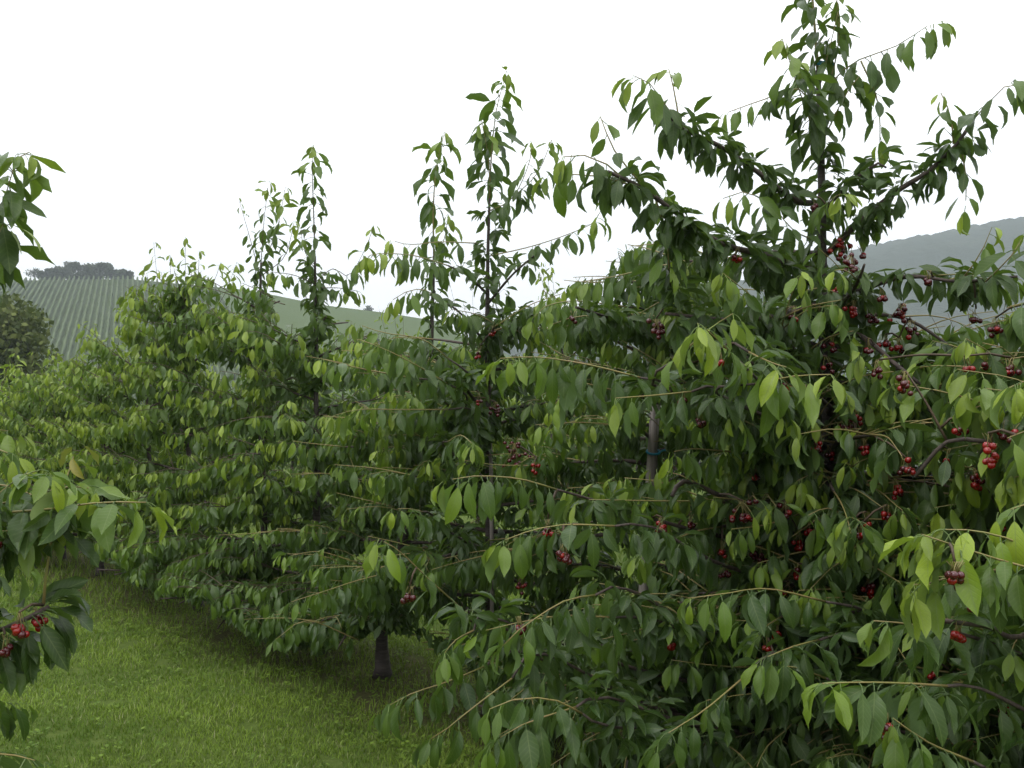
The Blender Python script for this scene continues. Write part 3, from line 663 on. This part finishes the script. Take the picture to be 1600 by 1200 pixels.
# --- right hand trees, trunks outside the frame
Rr = T_((2.02, 3.25, 0), 'nearest cherry tree reaching in from the right edge with bright young leaves', 108, size=.14, young=.06)
Rr.set_trunk([(2.02, 3.25, 0), (2.0, 3.25, 1.0), (2.03, 3.25, 2.0), (2.0, 3.25, 2.6)], .04, .010)
for kw, q in (({'young': .6, 'size': .13}, [(1640, 870, 2.5), (1570, 840, 2.45), (1510, 828, 2.4), (1462, 828, 2.35)]),
              ({'young': .55, 'size': .14}, [(1660, 900, 2.45), (1580, 880, 2.4), (1500, 855, 2.35), (1440, 835, 2.3)]),
              ({'young': .35, 'size': .13}, [(1560, 890, 2.5), (1500, 898, 2.45), (1440, 915, 2.4), (1420, 925, 2.4)]),
              ({'size': .13}, [(1480, 1072, 2.5), (1420, 1068, 2.4), (1350, 1066, 2.35), (1285, 1068, 2.3)]),
              ({'size': .13, 'young': .12}, [(1470, 985, 2.6), (1420, 975, 2.5), (1365, 970, 2.45)]),
              ({}, [(1520, 1190, 2.5), (1450, 1160, 2.4), (1395, 1122, 2.35)]),
              ({'young': .3}, [(1660, 760, 2.6), (1600, 790, 2.5), (1560, 800, 2.5)]),
              ({'young': .3}, [(1700, 560, 2.8), (1640, 585, 2.7), (1585, 600, 2.6)]),
              ({}, [(1720, 640, 2.8), (1640, 660, 2.7), (1560, 690, 2.6)])):
    Rr.hang(q, **kw)
Rr.limb([(2.0, 3.25, 1.25), P(1620, 985, 2.75), P(1540, 978, 2.65), P(1460, 968, 2.6)], .013, .006, (.3, 1), False, n=(2, 4))
Rr.limb([(2.0, 3.25, 1.6), P(1640, 700, 3.1), P(1540, 690, 3.1), P(1480, 690, 3.15), P(1430, 745, 3.2)], .013, .006, (.3, 1), False, n=(2, 4), side=2)
Rr.fill(34, .3, 2.1, 1.2, .6, .02, .3, azs=(1.2, 4.4))

# --- left hand tree
Lf = T_((-2.15, 3.15, 0), 'cherry tree on the other side of the grass, reaching in from the left edge', 109, size=.13)
Lf.set_trunk([(-2.15, 3.15, 0), (-2.13, 3.15, 1.0), (-2.16, 3.1, 2.0), (-2.1, 3.1, 2.4)], .04, .010)
Lf.hang([(-85, 450, 2.8), (-20, 370, 2.75), (10, 300, 2.72), (28, 240, 2.7)], size=.14, spacing=.018, young=.1, droop=.9)
Lf.shoot([P(-60, 440, 2.8), P(-40, 360, 2.8), P(-15, 280, 2.8)], fixed=True, spacing=.022, size=.14, droop=1.1)
Lf.hang([(-90, 820, 2.6), (0, 770, 2.55), (45, 735, 2.5), (75, 740, 2.45)], size=.13, young=.15, droop=.5)
Lf.hang([(20, 800, 2.6), (80, 795, 2.55), (160, 785, 2.5), (228, 785, 2.5)], size=.13, young=.2, droop=.5)
Lf.hang([(-60, 860, 2.7), (0, 830, 2.6), (60, 830, 2.6)], size=.13, droop=.6)
Lf.hang([(-50, 800, 2.8), (30, 780, 2.7), (110, 760, 2.65), (150, 765, 2.6)], size=.13, young=.3, droop=.45)
Lf.hang([(-60, 760, 2.8), (20, 760, 2.7), (90, 800, 2.65)], size=.13, droop=.5)
Lf.limb([(-2.13, 3.1, 1.2), P(-100, 900, 2.7), P(-10, 860, 2.65), P(70, 840, 2.65), P(120, 835, 2.65)], .009, .005, (.5, 1), True, spacing=.05, n=(4, 6))
Lf.hang([(-60, 720, 2.7), (-20, 700, 2.7), (20, 710, 2.6)], size=.12, droop=.6)
Lf.limb([(-2.13, 3.1, .95), P(-120, 1020, 2.7), P(0, 985, 2.6), P(45, 965, 2.6), P(76, 948, 2.6)], .011, .006, (.5, 1), True, spacing=.026, n=(6, 8), size=.135)
for (sx, sy, dx_, dy_, ln) in ((76, 945, 1.0, -.15, .12), (78, 950, .9, .35, .125), (72, 952, .7, .8, .13), (66, 955, .5, 1.1, .14), (60, 958, .25, 1.2, .13), (78, 944, .95, .1, .11), (50, 962, .6, .9, .15), (40, 968, .1, 1.2, .14), (70, 948, .8, -.4, .10), (30, 970, .3, 1.1, .15), (55, 960, .85, .55, .13)):
    a_ = P(sx, sy, 2.58); b_ = P(sx+dx_*60, sy+dy_*60, 2.565); Lf.leaf(a_, b_-a_, ln, .08, 0, True, roll=Lf.rng.uniform(-.3, .3))
Lf.shoot([P(-60, 330, 2.75), P(0, 265, 2.72), P(45, 238, 2.7)], fixed=True, spacing=.02, size=.12, droop=.7)
Lf.shoot([P(-70, 440, 2.75), P(-20, 400, 2.72), P(5, 350, 2.7)], fixed=True, spacing=.022, size=.14, droop=.9)
Lf.shoot([P(68, 945, 2.6), P(74, 880, 2.6), P(92, 790, 2.6), P(108, 735, 2.6), P(122, 692, 2.6)], fixed=True, spacing=.05, start=.45, young=.45, red=.3, r0=.005)
Lf.hang([(-40, 1180, 2.6), (10, 1178, 2.55), (70, 1192, 2.5)], size=.11)
Lf.hang([(-50, 1010, 2.8), (-10, 1010, 2.7), (20, 1020, 2.7)], size=.13)
Lf.fill(26, .4, 2.3, .85, .5, .05, .4)

# --- second row behind the first
near_n = len(trees)
LAB2 = ['cherry tree of the second row showing at the far right edge under the blue hill', 'small cherry tree of the second row with an upright leader under the blue hill',
        'cherry tree of the second row between the tallest tree and the right edge', 'second row cherry tree showing behind the tallest trunk', 'second row cherry tree showing right of the weathered stake',
        'second row cherry tree with fine tips against the sky right of the middle', 'second row cherry tree showing left of the fine sky tips', 'second row cherry tree glimpsed between the middle leaders',
        'second row cherry tree glimpsed left of the middle', 'second row cherry tree glimpsed behind the tall spire', 'second row cherry tree far down the row at the left', 'last second row cherry tree at the left']
for i in range(12):
    z = 6.6+i*1.15; x = 4.29-.84*(z-6.75); h = [2.3, 2.45, 2.4, 3.0, 3.2, 3.1, 2.9, 2.9, 2.7, 2.7, 2.6, 2.6][i]
    t = T_((x, z, 0), LAB2[i], 140+i, size=.12, young=.26, dens=.62)
    t.set_trunk([(x, z, 0), (x+.03, z, h*.4), (x-.02, z, h*.74)], .03, .008)
    for k in range(6):
        a = t.rng.uniform(0, 6.28); e = t.rng.uniform(.1, .45)
        t.shoot([(x-.02, z, h*.7), (x+e*.5*math.cos(a), z+e*.5*math.sin(a), h*.82), (x+e*math.cos(a), z+e*math.sin(a), h*t.rng.uniform(.88, 1.02))], spacing=.045)
    t.fill(20, .4, h*.72, 1.3, .7, .05, .5)

# ------------------------------------------------------------------ shape the crowns (as the photographed ones are): upper and lower outline of the fill growth
TOPX = np.array([-400, 0, 40, 80, 110, 150, 170, 200, 240, 290, 325, 350, 380, 410, 440, 465, 490, 520, 560, 600, 640, 690, 740, 770, 810, 860, 930, 1000, 1060, 1130, 1200, 1260, 1320, 1360, 1420, 1500, 1600, 2400])
TOPY = np.array([560, 560, 530, 500, 488, 470, 482, 440, 412, 398, 440, 465, 440, 435, 500, 515, 480, 505, 515, 525, 528, 542, 535, 510, 480, 450, 420, 370, 365, 400, 400, 380, 420, 470, 500, 520, 470, 470])
BOTX = np.array([-400, 100, 130, 170, 210, 250, 330, 400, 480, 540, 570, 640, 700, 750, 780, 830, 2400])
BOTY = np.array([845, 845, 852, 872, 905, 928, 952, 995, 1012, 1000, 985, 985, 1015, 1060, 1180, 1400, 1400])
CARVE = [(1292, 690, 17, 95, 4.15), (1018, 690, 22, 42, 4.95), (764, 740, 12, 30, 5.7), (764, 815, 7, 26, 5.7), (601, 1030, 26, 36, 6.5), (1020, 515, 20, 10, 3.9),
         (1110, 760, 55, 16, 3.6), (1450, 503, 60, 24, 30), (1395, 475, 22, 14, 30), (1550, 490, 30, 14, 30), (1420, 400, 60, 22, 30), (320, 955, 12, 22, 8.5)]
def shape_leaves(i, t):
    a = t.leaves
    pos = np.array([l[0] for l in a]); ax = np.array([l[2] for l in a]); sz = np.array([l[4] for l in a]); fixed = np.array([l[9] for l in a])
    mid = pos+ax*sz[:, None]*.75; tip = pos+ax*sz[:, None]*1.2
    px, py, d = project(mid); qx, qy, _ = project(tip); bx, by, _ = project(pos)
    keep = (by > np.interp(px, TOPX, TOPY)) | fixed
    if i >= near_n:
        keep = py > np.interp(px, [-400, 500, 800, 850, 1000, 1100, 1330, 1400, 1500, 1600, 2400], [560, 500, 490, 395, 360, 400, 480, 490, 475, 470, 470])
    if t is not Lf and i < near_n: keep &= (qy < np.interp(px, BOTX, BOTY)+8+np.array([26*noise.noise(Vector((q/38., t.base[1], 0))) for q in px])) | fixed
    if t is Lf: keep &= ((px < 20+RS.uniform(0, 60, len(px))) & (py > 650)) | (px < -45) | fixed
    if t.base[1] > 7.0: keep &= (py > np.interp(px, TOPX, TOPY)+60) | fixed | (RS.random_sample(len(px)) < .6)
    for cx_, cy_, rx, ry, dep in CARVE:
        keep &= ~((((px-cx_)/rx)**2+((py-cy_)/ry)**2 < 1) & (d < dep))
    # too close to the lens, or tip in the ground
    keep &= (d > 1.5) & (tip[:, 2] > .03)
    t.leaves = [l for l, k in zip(a, keep) if k]
for i, t in enumerate(trees[:near_n]):
    if t is not Lf: t.skirt(9 if t.base[1] > 5 else 6)
for i, t in enumerate(trees): shape_leaves(i, t)

# ------------------------------------------------------------------ cherries, where the photograph shows them
# px, py, number, dark share, spread px
CH = [(1312, 385, 12, .3, 24), (1330, 415, 10, .9, 12), (1335, 485, 5, .3, 12), (1345, 400, 4, .0, 8), (1272, 322, 3, .6, 8), (1152, 402, 4, .3, 8), (1025, 515, 12, .9, 16), (1066, 625, 4, .1, 8), (1095, 662, 4, .3, 10),
      (1300, 540, 4, .5, 12), (1415, 600, 8, .6, 16), (1355, 545, 4, .3, 10), (1352, 700, 5, .1, 12), (1330, 672, 4, .6, 8), (1415, 733, 7, .3, 16), (1526, 752, 12, .3, 14), (1400, 766, 6, .2, 14), (1450, 440, 5, .5, 10),
      (1035, 826, 5, .1, 14), (1078, 820, 3, .5, 8), (1160, 800, 10, .6, 26), (1225, 800, 5, .5, 14), (1250, 850, 5, .0, 12), (1265, 830, 4, .0, 8), (1246, 897, 3, .1, 8), (1232, 925, 4, .1, 12), (1190, 870, 8, .95, 16), (1345, 838, 4, .2, 8),
      (750, 552, 4, .4, 10), (770, 520, 5, .4, 8), (775, 640, 8, .9, 14), (805, 706, 16, .9, 24), (835, 735, 4, .2, 10), (815, 912, 6, .2, 16), (1050, 1008, 3, .1, 9), (1497, 992, 8, .1, 16), (1385, 1141, 4, .0, 14), (1455, 1052, 3, .1, 6),
      (1575, 1106, 5, .5, 12), (1500, 670, 4, .4, 10), (1588, 682, 5, .1, 12), (1555, 515, 7, .6, 14), (1525, 500, 4, .8, 12), (1580, 578, 6, .4, 14), (1510, 575, 4, .4, 10), (1372, 580, 5, .6, 10), (1215, 990, 3, .1, 6), (1200, 1015, 3, .2, 8),
      (1260, 620, 3, .4, 6), (1310, 455, 3, .3, 6), (1380, 465, 4, .5, 8), (640, 935, 5, .9, 8), (1480, 720, 3, .2, 6), (1290, 700, 0, 0, 1), (895, 500, 3, .8, 8), (1125, 565, 2, .0, 5), (1180, 745, 3, .3, 8), (1545, 700, 3, .3, 8),
      (30, 982, 5, .1, 14), (62, 972, 6, .1, 14), (8, 1015, 4, .4, 10), (-5, 850, 3, .2, 6)]
_r = random.Random(9)
for _k in range(26): CH.append((_r.uniform(1120, 1590), _r.uniform(470, 960), _r.randint(3, 7), _r.uniform(.2, .8), _r.uniform(7, 13)))
for _k in range(4): CH.append((_r.uniform(700, 1100), _r.uniform(560, 1000), _r.randint(3, 6), _r.uniform(.4, .9), _r.uniform(7, 12)))
allp = [np.array([l[0]+l[2]*l[4]*.75 for l in t.leaves]) for t in trees]
PRJ = [project(a) for a in allp]
def add_cherries():
    r = random.Random(77)
    for px, py, n, dark, sp in CH:
        if n == 0: continue
        best = None
        # frontmost foliage there decides which tree bears the fruit
        for ti, t in enumerate(trees[:near_n]):
            X, Y, Dp = PRJ[ti]; m = (np.abs(X-px) < 26) & (np.abs(Y-py) < 26)
            if m.sum() < 1: continue
            d = float(np.percentile(Dp[m], 20))
            if best is None or d < best[0]: best = (d, ti)
        if best is None: continue
        d, ti = best; t = trees[ti]; d = max(2.3, d-.02)
        top = P(px, py-16*4.0/d, d)
        # twig back to the nearest wood of that tree
        W = np.vstack([t.trunk]+[w[0] for w in t.wood if w[3] == 'branch' or w[4]]); dd = np.linalg.norm(W-top, axis=1); j = int(dd.argmin())
        if dd[j] > .04: t.wood.append((smooth_path([W[j], (W[j]+top)/2+UP*.01, top], .04), .0045, .003, 'spur', True))
        for k in range(int(n*1.3+.5)):
            q = P(px+r.gauss(0, sp*.42), py+r.gauss(0, sp*.38)+2, d+r.uniform(-.03, .03))
            t.extra.append((q, top+np.array((r.gauss(0, .008), r.gauss(0, .008), 0)), r.random() < dark+.15, r.uniform(.0092, .0114)))
        # fruit hangs clear of the leaves in front of it
        a = t.leaves
        for u, tt in enumerate(trees[:near_n]):
            X, Y, Dp = PRJ[u]
            hide = (((X-px)/(sp+9))**2+((Y-py)/(sp*.8+9))**2 < 1) & (Dp < d+.05)
            KEEP[u] &= ~hide
KEEP = [np.ones(len(t.leaves), bool) for t in trees]
add_cherries()
for t, k in zip(trees, KEEP): t.leaves = [l for l, q in zip(t.leaves, k) if q]

# ------------------------------------------------------------------ which leaves show, nearest first
ZB = np.full((90, 120), 1e9); info = []
for t in trees:
    pos = np.array([l[0] for l in t.leaves]); ax = np.array([l[2] for l in t.leaves]); sz = np.array([l[4] for l in t.leaves])
    smp = []
    for f in (.35, .7, 1.05):
        X, Y, Dp = project(pos+ax*(sz*f)[:, None]); smp.append((X, Y, Dp))
        ix = ((X)/16).astype(int)+10; iy = ((Y)/16).astype(int)+8
        ok = (ix >= 0) & (ix < 120) & (iy >= 0) & (iy < 90); np.minimum.at(ZB, (iy[ok], ix[ok]), Dp[ok])
    info.append((smp, sz))
PART = []
for t, (smp, sz) in zip(trees, info):
    vis = np.zeros(len(sz)); 
    for X, Y, Dp in smp:
        ix = np.clip((X/16).astype(int)+10, 0, 119); iy = np.clip((Y/16).astype(int)+8, 0, 89)
        inn = (X > -5) & (X < 1605) & (Y > -5) & (Y < 1205)
        vis += inn & (Dp < ZB[iy, ix]+.07)
    X, Y, Dp = smp[1]; pxs = F*sz/Dp; score = np.where((vis >= 1) & (pxs >= 14), pxs*(1+.25*vis), 0)
    order = np.argsort(-score)[:290]; PART.append(set(int(i) for i in order if score[i] > 0))

# ------------------------------------------------------------------ make the tree objects
from mathutils import Matrix
def uvsphere(r, seg=8, rings=6):
    V = [(0, 0, r*.86)]; 
    for i in range(1, rings):
        th = math.pi*i/rings
        for j in range(seg): V.append((r*math.sin(th)*math.cos(2*math.pi*j/seg), r*math.sin(th)*math.sin(2*math.pi*j/seg), r*math.cos(th)*.95))
    V.append((0, 0, -r*.93)); T = []; n = len(V)-1
    for j in range(seg):
        T.append((0, 1+j, 1+(j+1) % seg)); T.append((n, n-seg+(j+1) % seg, n-seg+j))
    for i in range(rings-2):
        for j in range(seg):
            a, b = 1+i*seg+j, 1+i*seg+(j+1) % seg; T += [(a, a+seg, b+seg), (a, b+seg, b)]
    return np.array(V), np.array(T, np.int32)
SV, ST = uvsphere(1.0)
CHM = [make_mesh('cherry', SV, ST, m) for m in (M_CHERRY, M_CHERRY_D)]
NT = 0
def build_tree(t, parts, idx):
    global NT
    base = tuple(t.base); root = empty('cherry_tree', base, t.label, 'cherry tree', 'cherry trees in the orchard rows')
    b = np.array(base); near = t.base[1] < 7.0 and idx < near_n
    V, T = tube_arrays(t.trunk, t.tr[0], t.tr[1], 10, .06); o = link('trunk', make_mesh('trunk', V-b, T, M_BARK), root)
    thin = []; fine = []; nsh = 0
    for k, (pts, r0, r1, kind, fx) in enumerate(t.wood):
        if idx < near_n:       # wood whose leaves were shaped away is shaped away too
            X, Y, Dp = project(pts); bad = (Y < np.interp(X, TOPX, TOPY)-6) | (Y > np.interp(X, BOTX, BOTY)-14) | ((X > 90) & (t is Lf))
            if not fx and bad.mean() > .5 and kind != 'spur': continue
            if not fx and bad[-1] and kind == 'shoot':
                cut = int(np.argmax(bad)); 
                if cut < 3: continue
                pts = pts[:cut]
        X, Y, Dp = project(pts); inv = ((X > -20) & (X < 1620) & (Y > -20) & (Y < 1220)).any()
        if not inv: 
            if kind != 'branch': continue
        if kind == 'branch':
            V, T = tube_arrays(pts, r0, r1, 6, .12)
            if near or idx < near_n: link('branch', make_mesh('branch', V-b, T, M_BRANCH), root)
            else: thin.append((V-b, T))
        elif kind == 'shoot':
            V, T = tube_arrays(pts[::2] if len(pts) > 6 else pts, r0, r1, 4)
            if near and nsh < 280 and (fx or t.rng.random() < .6): link('shoot', make_mesh('shoot', V-b, T, M_SHOOT), root); nsh += 1
            elif near: fine.append((V-b, T))
            else: thin.append((V-b, T))
        else:
            V, T = tube_arrays(pts, r0, r1, 4); link('spur', make_mesh('spur', V-b, T, M_TWIG), root)
    if thin:
        V, T = join_arrays(thin); o = link('twigs', make_mesh('twigs', V, T, M_TWIG), root); o['kind'] = 'stuff'
    if fine:
        V, T = join_arrays(fine); o = link('fine_shoots', make_mesh('fine_shoots', V, T, M_SHOOT), root); o['kind'] = 'stuff'
    # leaves as parts
    rest = {k: [] for k in range(NS)}
    for i, l in enumerate(t.leaves):
        if i in parts:
            p, x, a, z, s, yg, rn, red, k, fx = l
            o = bpy.data.objects.new('leaf', leaf_mesh(k, yg, rn, red)); C.objects.link(o); o.parent = root
            p = p-b; o.matrix_local = Matrix(((x[0]*s, a[0]*s, z[0]*s, p[0]), (x[1]*s, a[1]*s, z[1]*s, p[1]), (x[2]*s, a[2]*s, z[2]*s, p[2]), (0, 0, 0, 1)))
            NT += 1
        else: rest[l[8]].append(l)
    Vs, Ts, Us, Cs, off = [], [], [], [], 0
    for k, L in rest.items():
        if not L: continue
        V, T, UV = (LO if idx < near_n and t.base[1] < 9.4 else XLO)[k]; n = len(L); m = len(V)
        pos = np.array([l[0] for l in L])-b; M = np.stack([np.array([l[1] for l in L]), np.array([l[2] for l in L]), np.array([l[3] for l in L])], 1)*np.array([l[4] for l in L])[:, None, None]
        W = np.einsum('vk,nkj->nvj', V, M)+pos[:, None, :]
        Vs.append(W.reshape(-1, 3)); Ts.append((T[None]+(np.arange(n)*m)[:, None, None]).reshape(-1, 3)+off); off += n*m
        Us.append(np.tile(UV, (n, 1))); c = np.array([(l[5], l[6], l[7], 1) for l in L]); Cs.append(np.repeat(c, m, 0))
    if Vs:
        o = link('foliage', make_mesh('foliage', np.vstack(Vs), np.vstack(Ts), M_LEAF, True, np.vstack(Us), np.vstack(Cs)), root); o['kind'] = 'stuff'
    # cherries and their stalks
    for q, top, dark, rad in t.extra:
        o = bpy.data.objects.new('cherry', CHM[1 if dark else 0]); C.objects.link(o); o.parent = root
        o.location = tuple(q-b); o.scale = (rad, rad, rad)
        o.rotation_euler = (random.uniform(-.5, .5), random.uniform(-.5, .5), 0)
        pts = np.array([(0, 0, .8), (0, 0, 0.8)]); w = (top-q)
        if w[2] < .01: w = np.array((w[0]*.3, w[1]*.3, .03))
        V, T = tube_arrays(np.array([q+UP*rad*.8, q+w*.55+UP*.006, q+w])-q, .0012, .0010, 3)
        s = bpy.data.objects.new('stalk', make_mesh('stalk', V/rad, T, M_SHOOT)); C.objects.link(s); s.parent = o
        o.rotation_euler = (0, 0, 0)
    return root
for i, t in enumerate(trees): build_tree(t, PART[i], i)
print('leaf parts', NT, 'leaves', sum(len(t.leaves) for t in trees))

# third to fifth rows: copies of three compact trees
protos = []
for k in range(3):
    t = Tree((0, 0, 0), 'cherry tree of the rear rows glimpsed through the foliage in front', 300+k, size=.13, young=.08, dens=.42)
    h = 2.5+.15*k; t.set_trunk([(0, 0, 0), (.03, 0, h*.4), (-.02, 0, h*.8)], .035, .008); t.fill(16, .4, h*.8, 1.3, .6, .05, .6)
    protos.append(t)
roots = []
for k, t in enumerate(protos):
    r_ = build_tree(t, set(), 99); r_['label'] = 'cherry tree of the rear rows glimpsed through the foliage in front'; r_['group'] = 'cherry trees of the rear orchard rows'; roots.append(r_)
def copy_tree(src, loc, rz, s):
    r_ = src.copy(); C.objects.link(r_); r_.location = loc; r_.rotation_euler = (0, 0, rz); r_.scale = (s, s, s)
    for ch in src.children:
        c = ch.copy(); C.objects.link(c); c.parent = r_
    return r_
cnt = 0; used = set()
for row in range(2, 7):
    for i in range(34):
        z = 4.18+2.57*row+i*1.5-4; x = 1.23+3.06*row-.84*(z-4.18-2.57*row)
        if z < 6 or abs(x/z) > .56 or z > 46: continue
        rz = random.uniform(0, 6.28); s = random.uniform(.85, 1.05)*(1.0 if z < 25 else .95); k = cnt % 3
        # keep the skyline on the right and left low
        top_px = 640-F*(2.6*s-EYE)/z
        if k in used: copy_tree(roots[k], (x, z, 0), rz, s)
        else: roots[k].location = (x, z, 0); roots[k].rotation_euler = (0, 0, rz); roots[k].scale = (s, s, s); used.add(k)
        cnt += 1
print('rear trees', cnt)

# ------------------------------------------------------------------ stakes and ties
def stake(base, top, r, label):
    b = np.array(base); V, T = tube_arrays(smooth_path([b, (b+np.array(top))/2+np.array((.004, 0, 0)), top], .15)-b, r, r*.88, 8, .05)
    o = link('wooden_stake', make_mesh('wooden_stake', V, T, M_STAKE)); o.location = tuple(b)
    return tag(o, label, 'stake', 'wooden stakes beside the cherry trunks')
sb = P(1012, 690, 4.85); st = P(1028, 560, 4.85)
stake((P(985, 1200, 4.85)[0], 4.85, 0), P(1024, 632, 4.85), .026, 'pale grey weathered wooden stake leaning beside the trunk left of the tallest tree')
stake((P(1306, 1290, 4.25)[0], 4.22, 0), P(1304, 640, 4.22), .010, 'thin grey stake close beside the tallest cherry trunk')
stake((P(768, 1111, 5.7)[0], 5.7, 0), P(766, 640, 5.7), .011, 'thin pale stake seen in a gap below the middle leader')
def tie(c, r, label):
    th = np.linspace(0, 2*math.pi, 17)[:-1]; pts = np.array([(r*math.cos(a), r*math.sin(a), .01*math.sin(a)) for a in th]+[(r, 0, 0)])
    V, T = tube_arrays(pts, .006, .006, 5); V2, T2 = tube_arrays(np.array([(r, 0, 0), (r+.02, -.01, .01), (r+.045, -.01, -.015)]), .006, .004, 4)
    V, T = join_arrays([(V, T), (V2, T2)])
    o = link('plastic_tie', make_mesh('plastic_tie', V, T, M_BLUE)); o.location = tuple(c); return tag(o, label, 'tie')
tie(P(1280, 98, 4.19), .014, 'blue plastic tie round the leader at the top of the tallest tree')
tie(P(1021, 706, 4.85), .030, 'blue green plastic tie round the grey weathered stake')

# ------------------------------------------------------------------ grass
def grass():
    r = np.random.RandomState(4); Xs, Ys = [], []
    # alley between the rows: density falls with distance
    bands = [(3.9, 6.0, 5200), (6.0, 8.0, 3600), (8.0, 11.0, 1700), (11.0, 16.0, 500)]
    P_ = []
    for y0, y1, dens in bands:
        x0, x1 = -.53*y1, .25*y1 if y0 < 8 else .1*y1
        n = int((x1-x0)*(y1-y0)*dens); P_.append(np.stack([r.uniform(x0, x1, n), r.uniform(y0, y1, n)], 1))
    p = np.vstack(P_)
    u = (p[:, 0]-1.23)*.766+(p[:, 1]-4.18)*.643      # offset from the tree line
    lf = np.array([noise.noise(Vector((x*1.1, y*1.1, 0))) for x, y in p]); hf = np.array([noise.noise(Vector((x*5.5, y*5.5, 7))) for x, y in p])
    mf = np.array([noise.noise(Vector((x*2.4, y*2.4, 17))) for x, y in p])
    under = np.abs(u)+lf*.4 < .6
    keep = (np.abs(p[:, 0]/p[:, 1]) < .54) & ~((hf > .42)) & ~(under & (r.random_sample(len(p)) < .6)) & (u < 3.0)
    p, u, lf, hf, mf, under = p[keep], u[keep], lf[keep], hf[keep], mf[keep], under[keep]; n = len(p)
    h = (.018+.016*r.random_sample(n)+.014*np.maximum(0, mf))*(1+.5*(p[:, 1] > 8)); h[under] *= 1.6
    w = .0019*(1+.16*np.maximum(0, p[:, 1]-4)); th = r.uniform(0, 6.28, n); ln = h*r.uniform(.3, 1.2, n)
    dx, dy = np.cos(th), np.sin(th); sx, sy = -dy*w, dx*w
    z0 = np.array([ground_h(x, y) for x, y in p])-.003
    b = np.stack([p[:, 0], p[:, 1], z0], 1)
    V = np.stack([b-np.stack([sx, sy, 0*sx], 1), b+np.stack([sx, sy, 0*sx], 1),
                  b+np.stack([dx*ln*.35+sx*.8, dy*ln*.35+sy*.8, h*.6], 1), b+np.stack([dx*ln*.35-sx*.8, dy*ln*.35-sy*.8, h*.6], 1),
                  b+np.stack([dx*ln, dy*ln, h*.95], 1)], 1).reshape(-1, 3)
    i = np.arange(n)*5; T = np.vstack([np.stack([i, i+1, i+2], 1), np.stack([i, i+2, i+3], 1), np.stack([i+3, i+2, i+4], 1)])
    g = np.clip(.5+.8*lf+.7*mf+r.normal(0, .28, n), 0, 1); dry = (r.random_sample(n) < .045+.10*np.clip(mf+.1, 0, 1))*r.uniform(.3, .9, n)
    col = np.zeros((n, 4)); col[:, 0] = g; col[:, 2] = dry; col[:, 3] = 1
    o = link('grass', make_mesh('grass', V, T, M_GRASS, True, None, np.repeat(col, 5, 0)))
    tag(o, 'short mown green grass covering the alley between the tree rows', 'grass', kind='stuff'); print('blades', n)
    # broad leaved weeds and clover
    n = 5200; x = r.uniform(-4.5, 1.5, n); y = r.uniform(4.6, 9.5, n); uu = (x-1.23)*.766+(y-4.18)*.643
    pr = np.where(np.abs(uu) < .8, .9, .25); k = (r.random_sample(n) < pr) & (np.abs(x/y) < .52) & (uu < 1.2); x, y = x[k], y[k]; L = []; cols = []
    for a, c in zip(x, y):
        m = r.randint(3, 6); z = ground_h(a, c)
        for q in range(m):
            t = r.uniform(0, 6.28); s = r.uniform(.012, .028); d = np.array((math.cos(t), math.sin(t), .35)); sd_ = np.array((-math.sin(t), math.cos(t), 0))
            o_ = np.array((a, c, z+r.uniform(.01, .045)))+d*.01; L.append(np.array([o_, o_+d*s*.5+sd_*s*.45, o_+d*s, o_+d*s*.5-sd_*s*.45])); cols.append((r.uniform(0, .7), 0, 0, 1))
    V = np.vstack(L); i = np.arange(len(L))*4; Q = np.stack([i, i+1, i+2, i+3], 1)
    o = link('weeds', make_mesh('weeds', V, Q, M_GRASS, True, None, np.repeat(np.array(cols), 4, 0)))
    tag(o, 'low broad leaved weeds and clover under the tree row', 'weeds', kind='stuff')
grass()

# ------------------------------------------------------------------ haze
def haze():
    x0, x1, y0, y1, z0, z1 = -800, 1300, -30, 1230, -4, 195
    V = [(x, y, z) for z in (z0, z1) for y in (y0, y1) for x in (x0, x1)]
    Q = [(0, 2, 3, 1), (4, 5, 7, 6), (0, 1, 5, 4), (2, 6, 7, 3), (0, 4, 6, 2), (1, 3, 7, 5)]
    m, nt, o = new_mat('haze'); v = N(nt, 'ShaderNodeVolumePrincipled'); v.inputs['Density'].default_value = 4.9e-4
    v.inputs['Color'].default_value = (.84, .93, 1.0, 1); v.inputs['Anisotropy'].default_value = .2
    nt.links.new(v.outputs[0], o.inputs['Volume'])
    ob = link('haze', make_mesh('haze', V, Q, m, False)); tag(ob, kind='stuff')
haze()
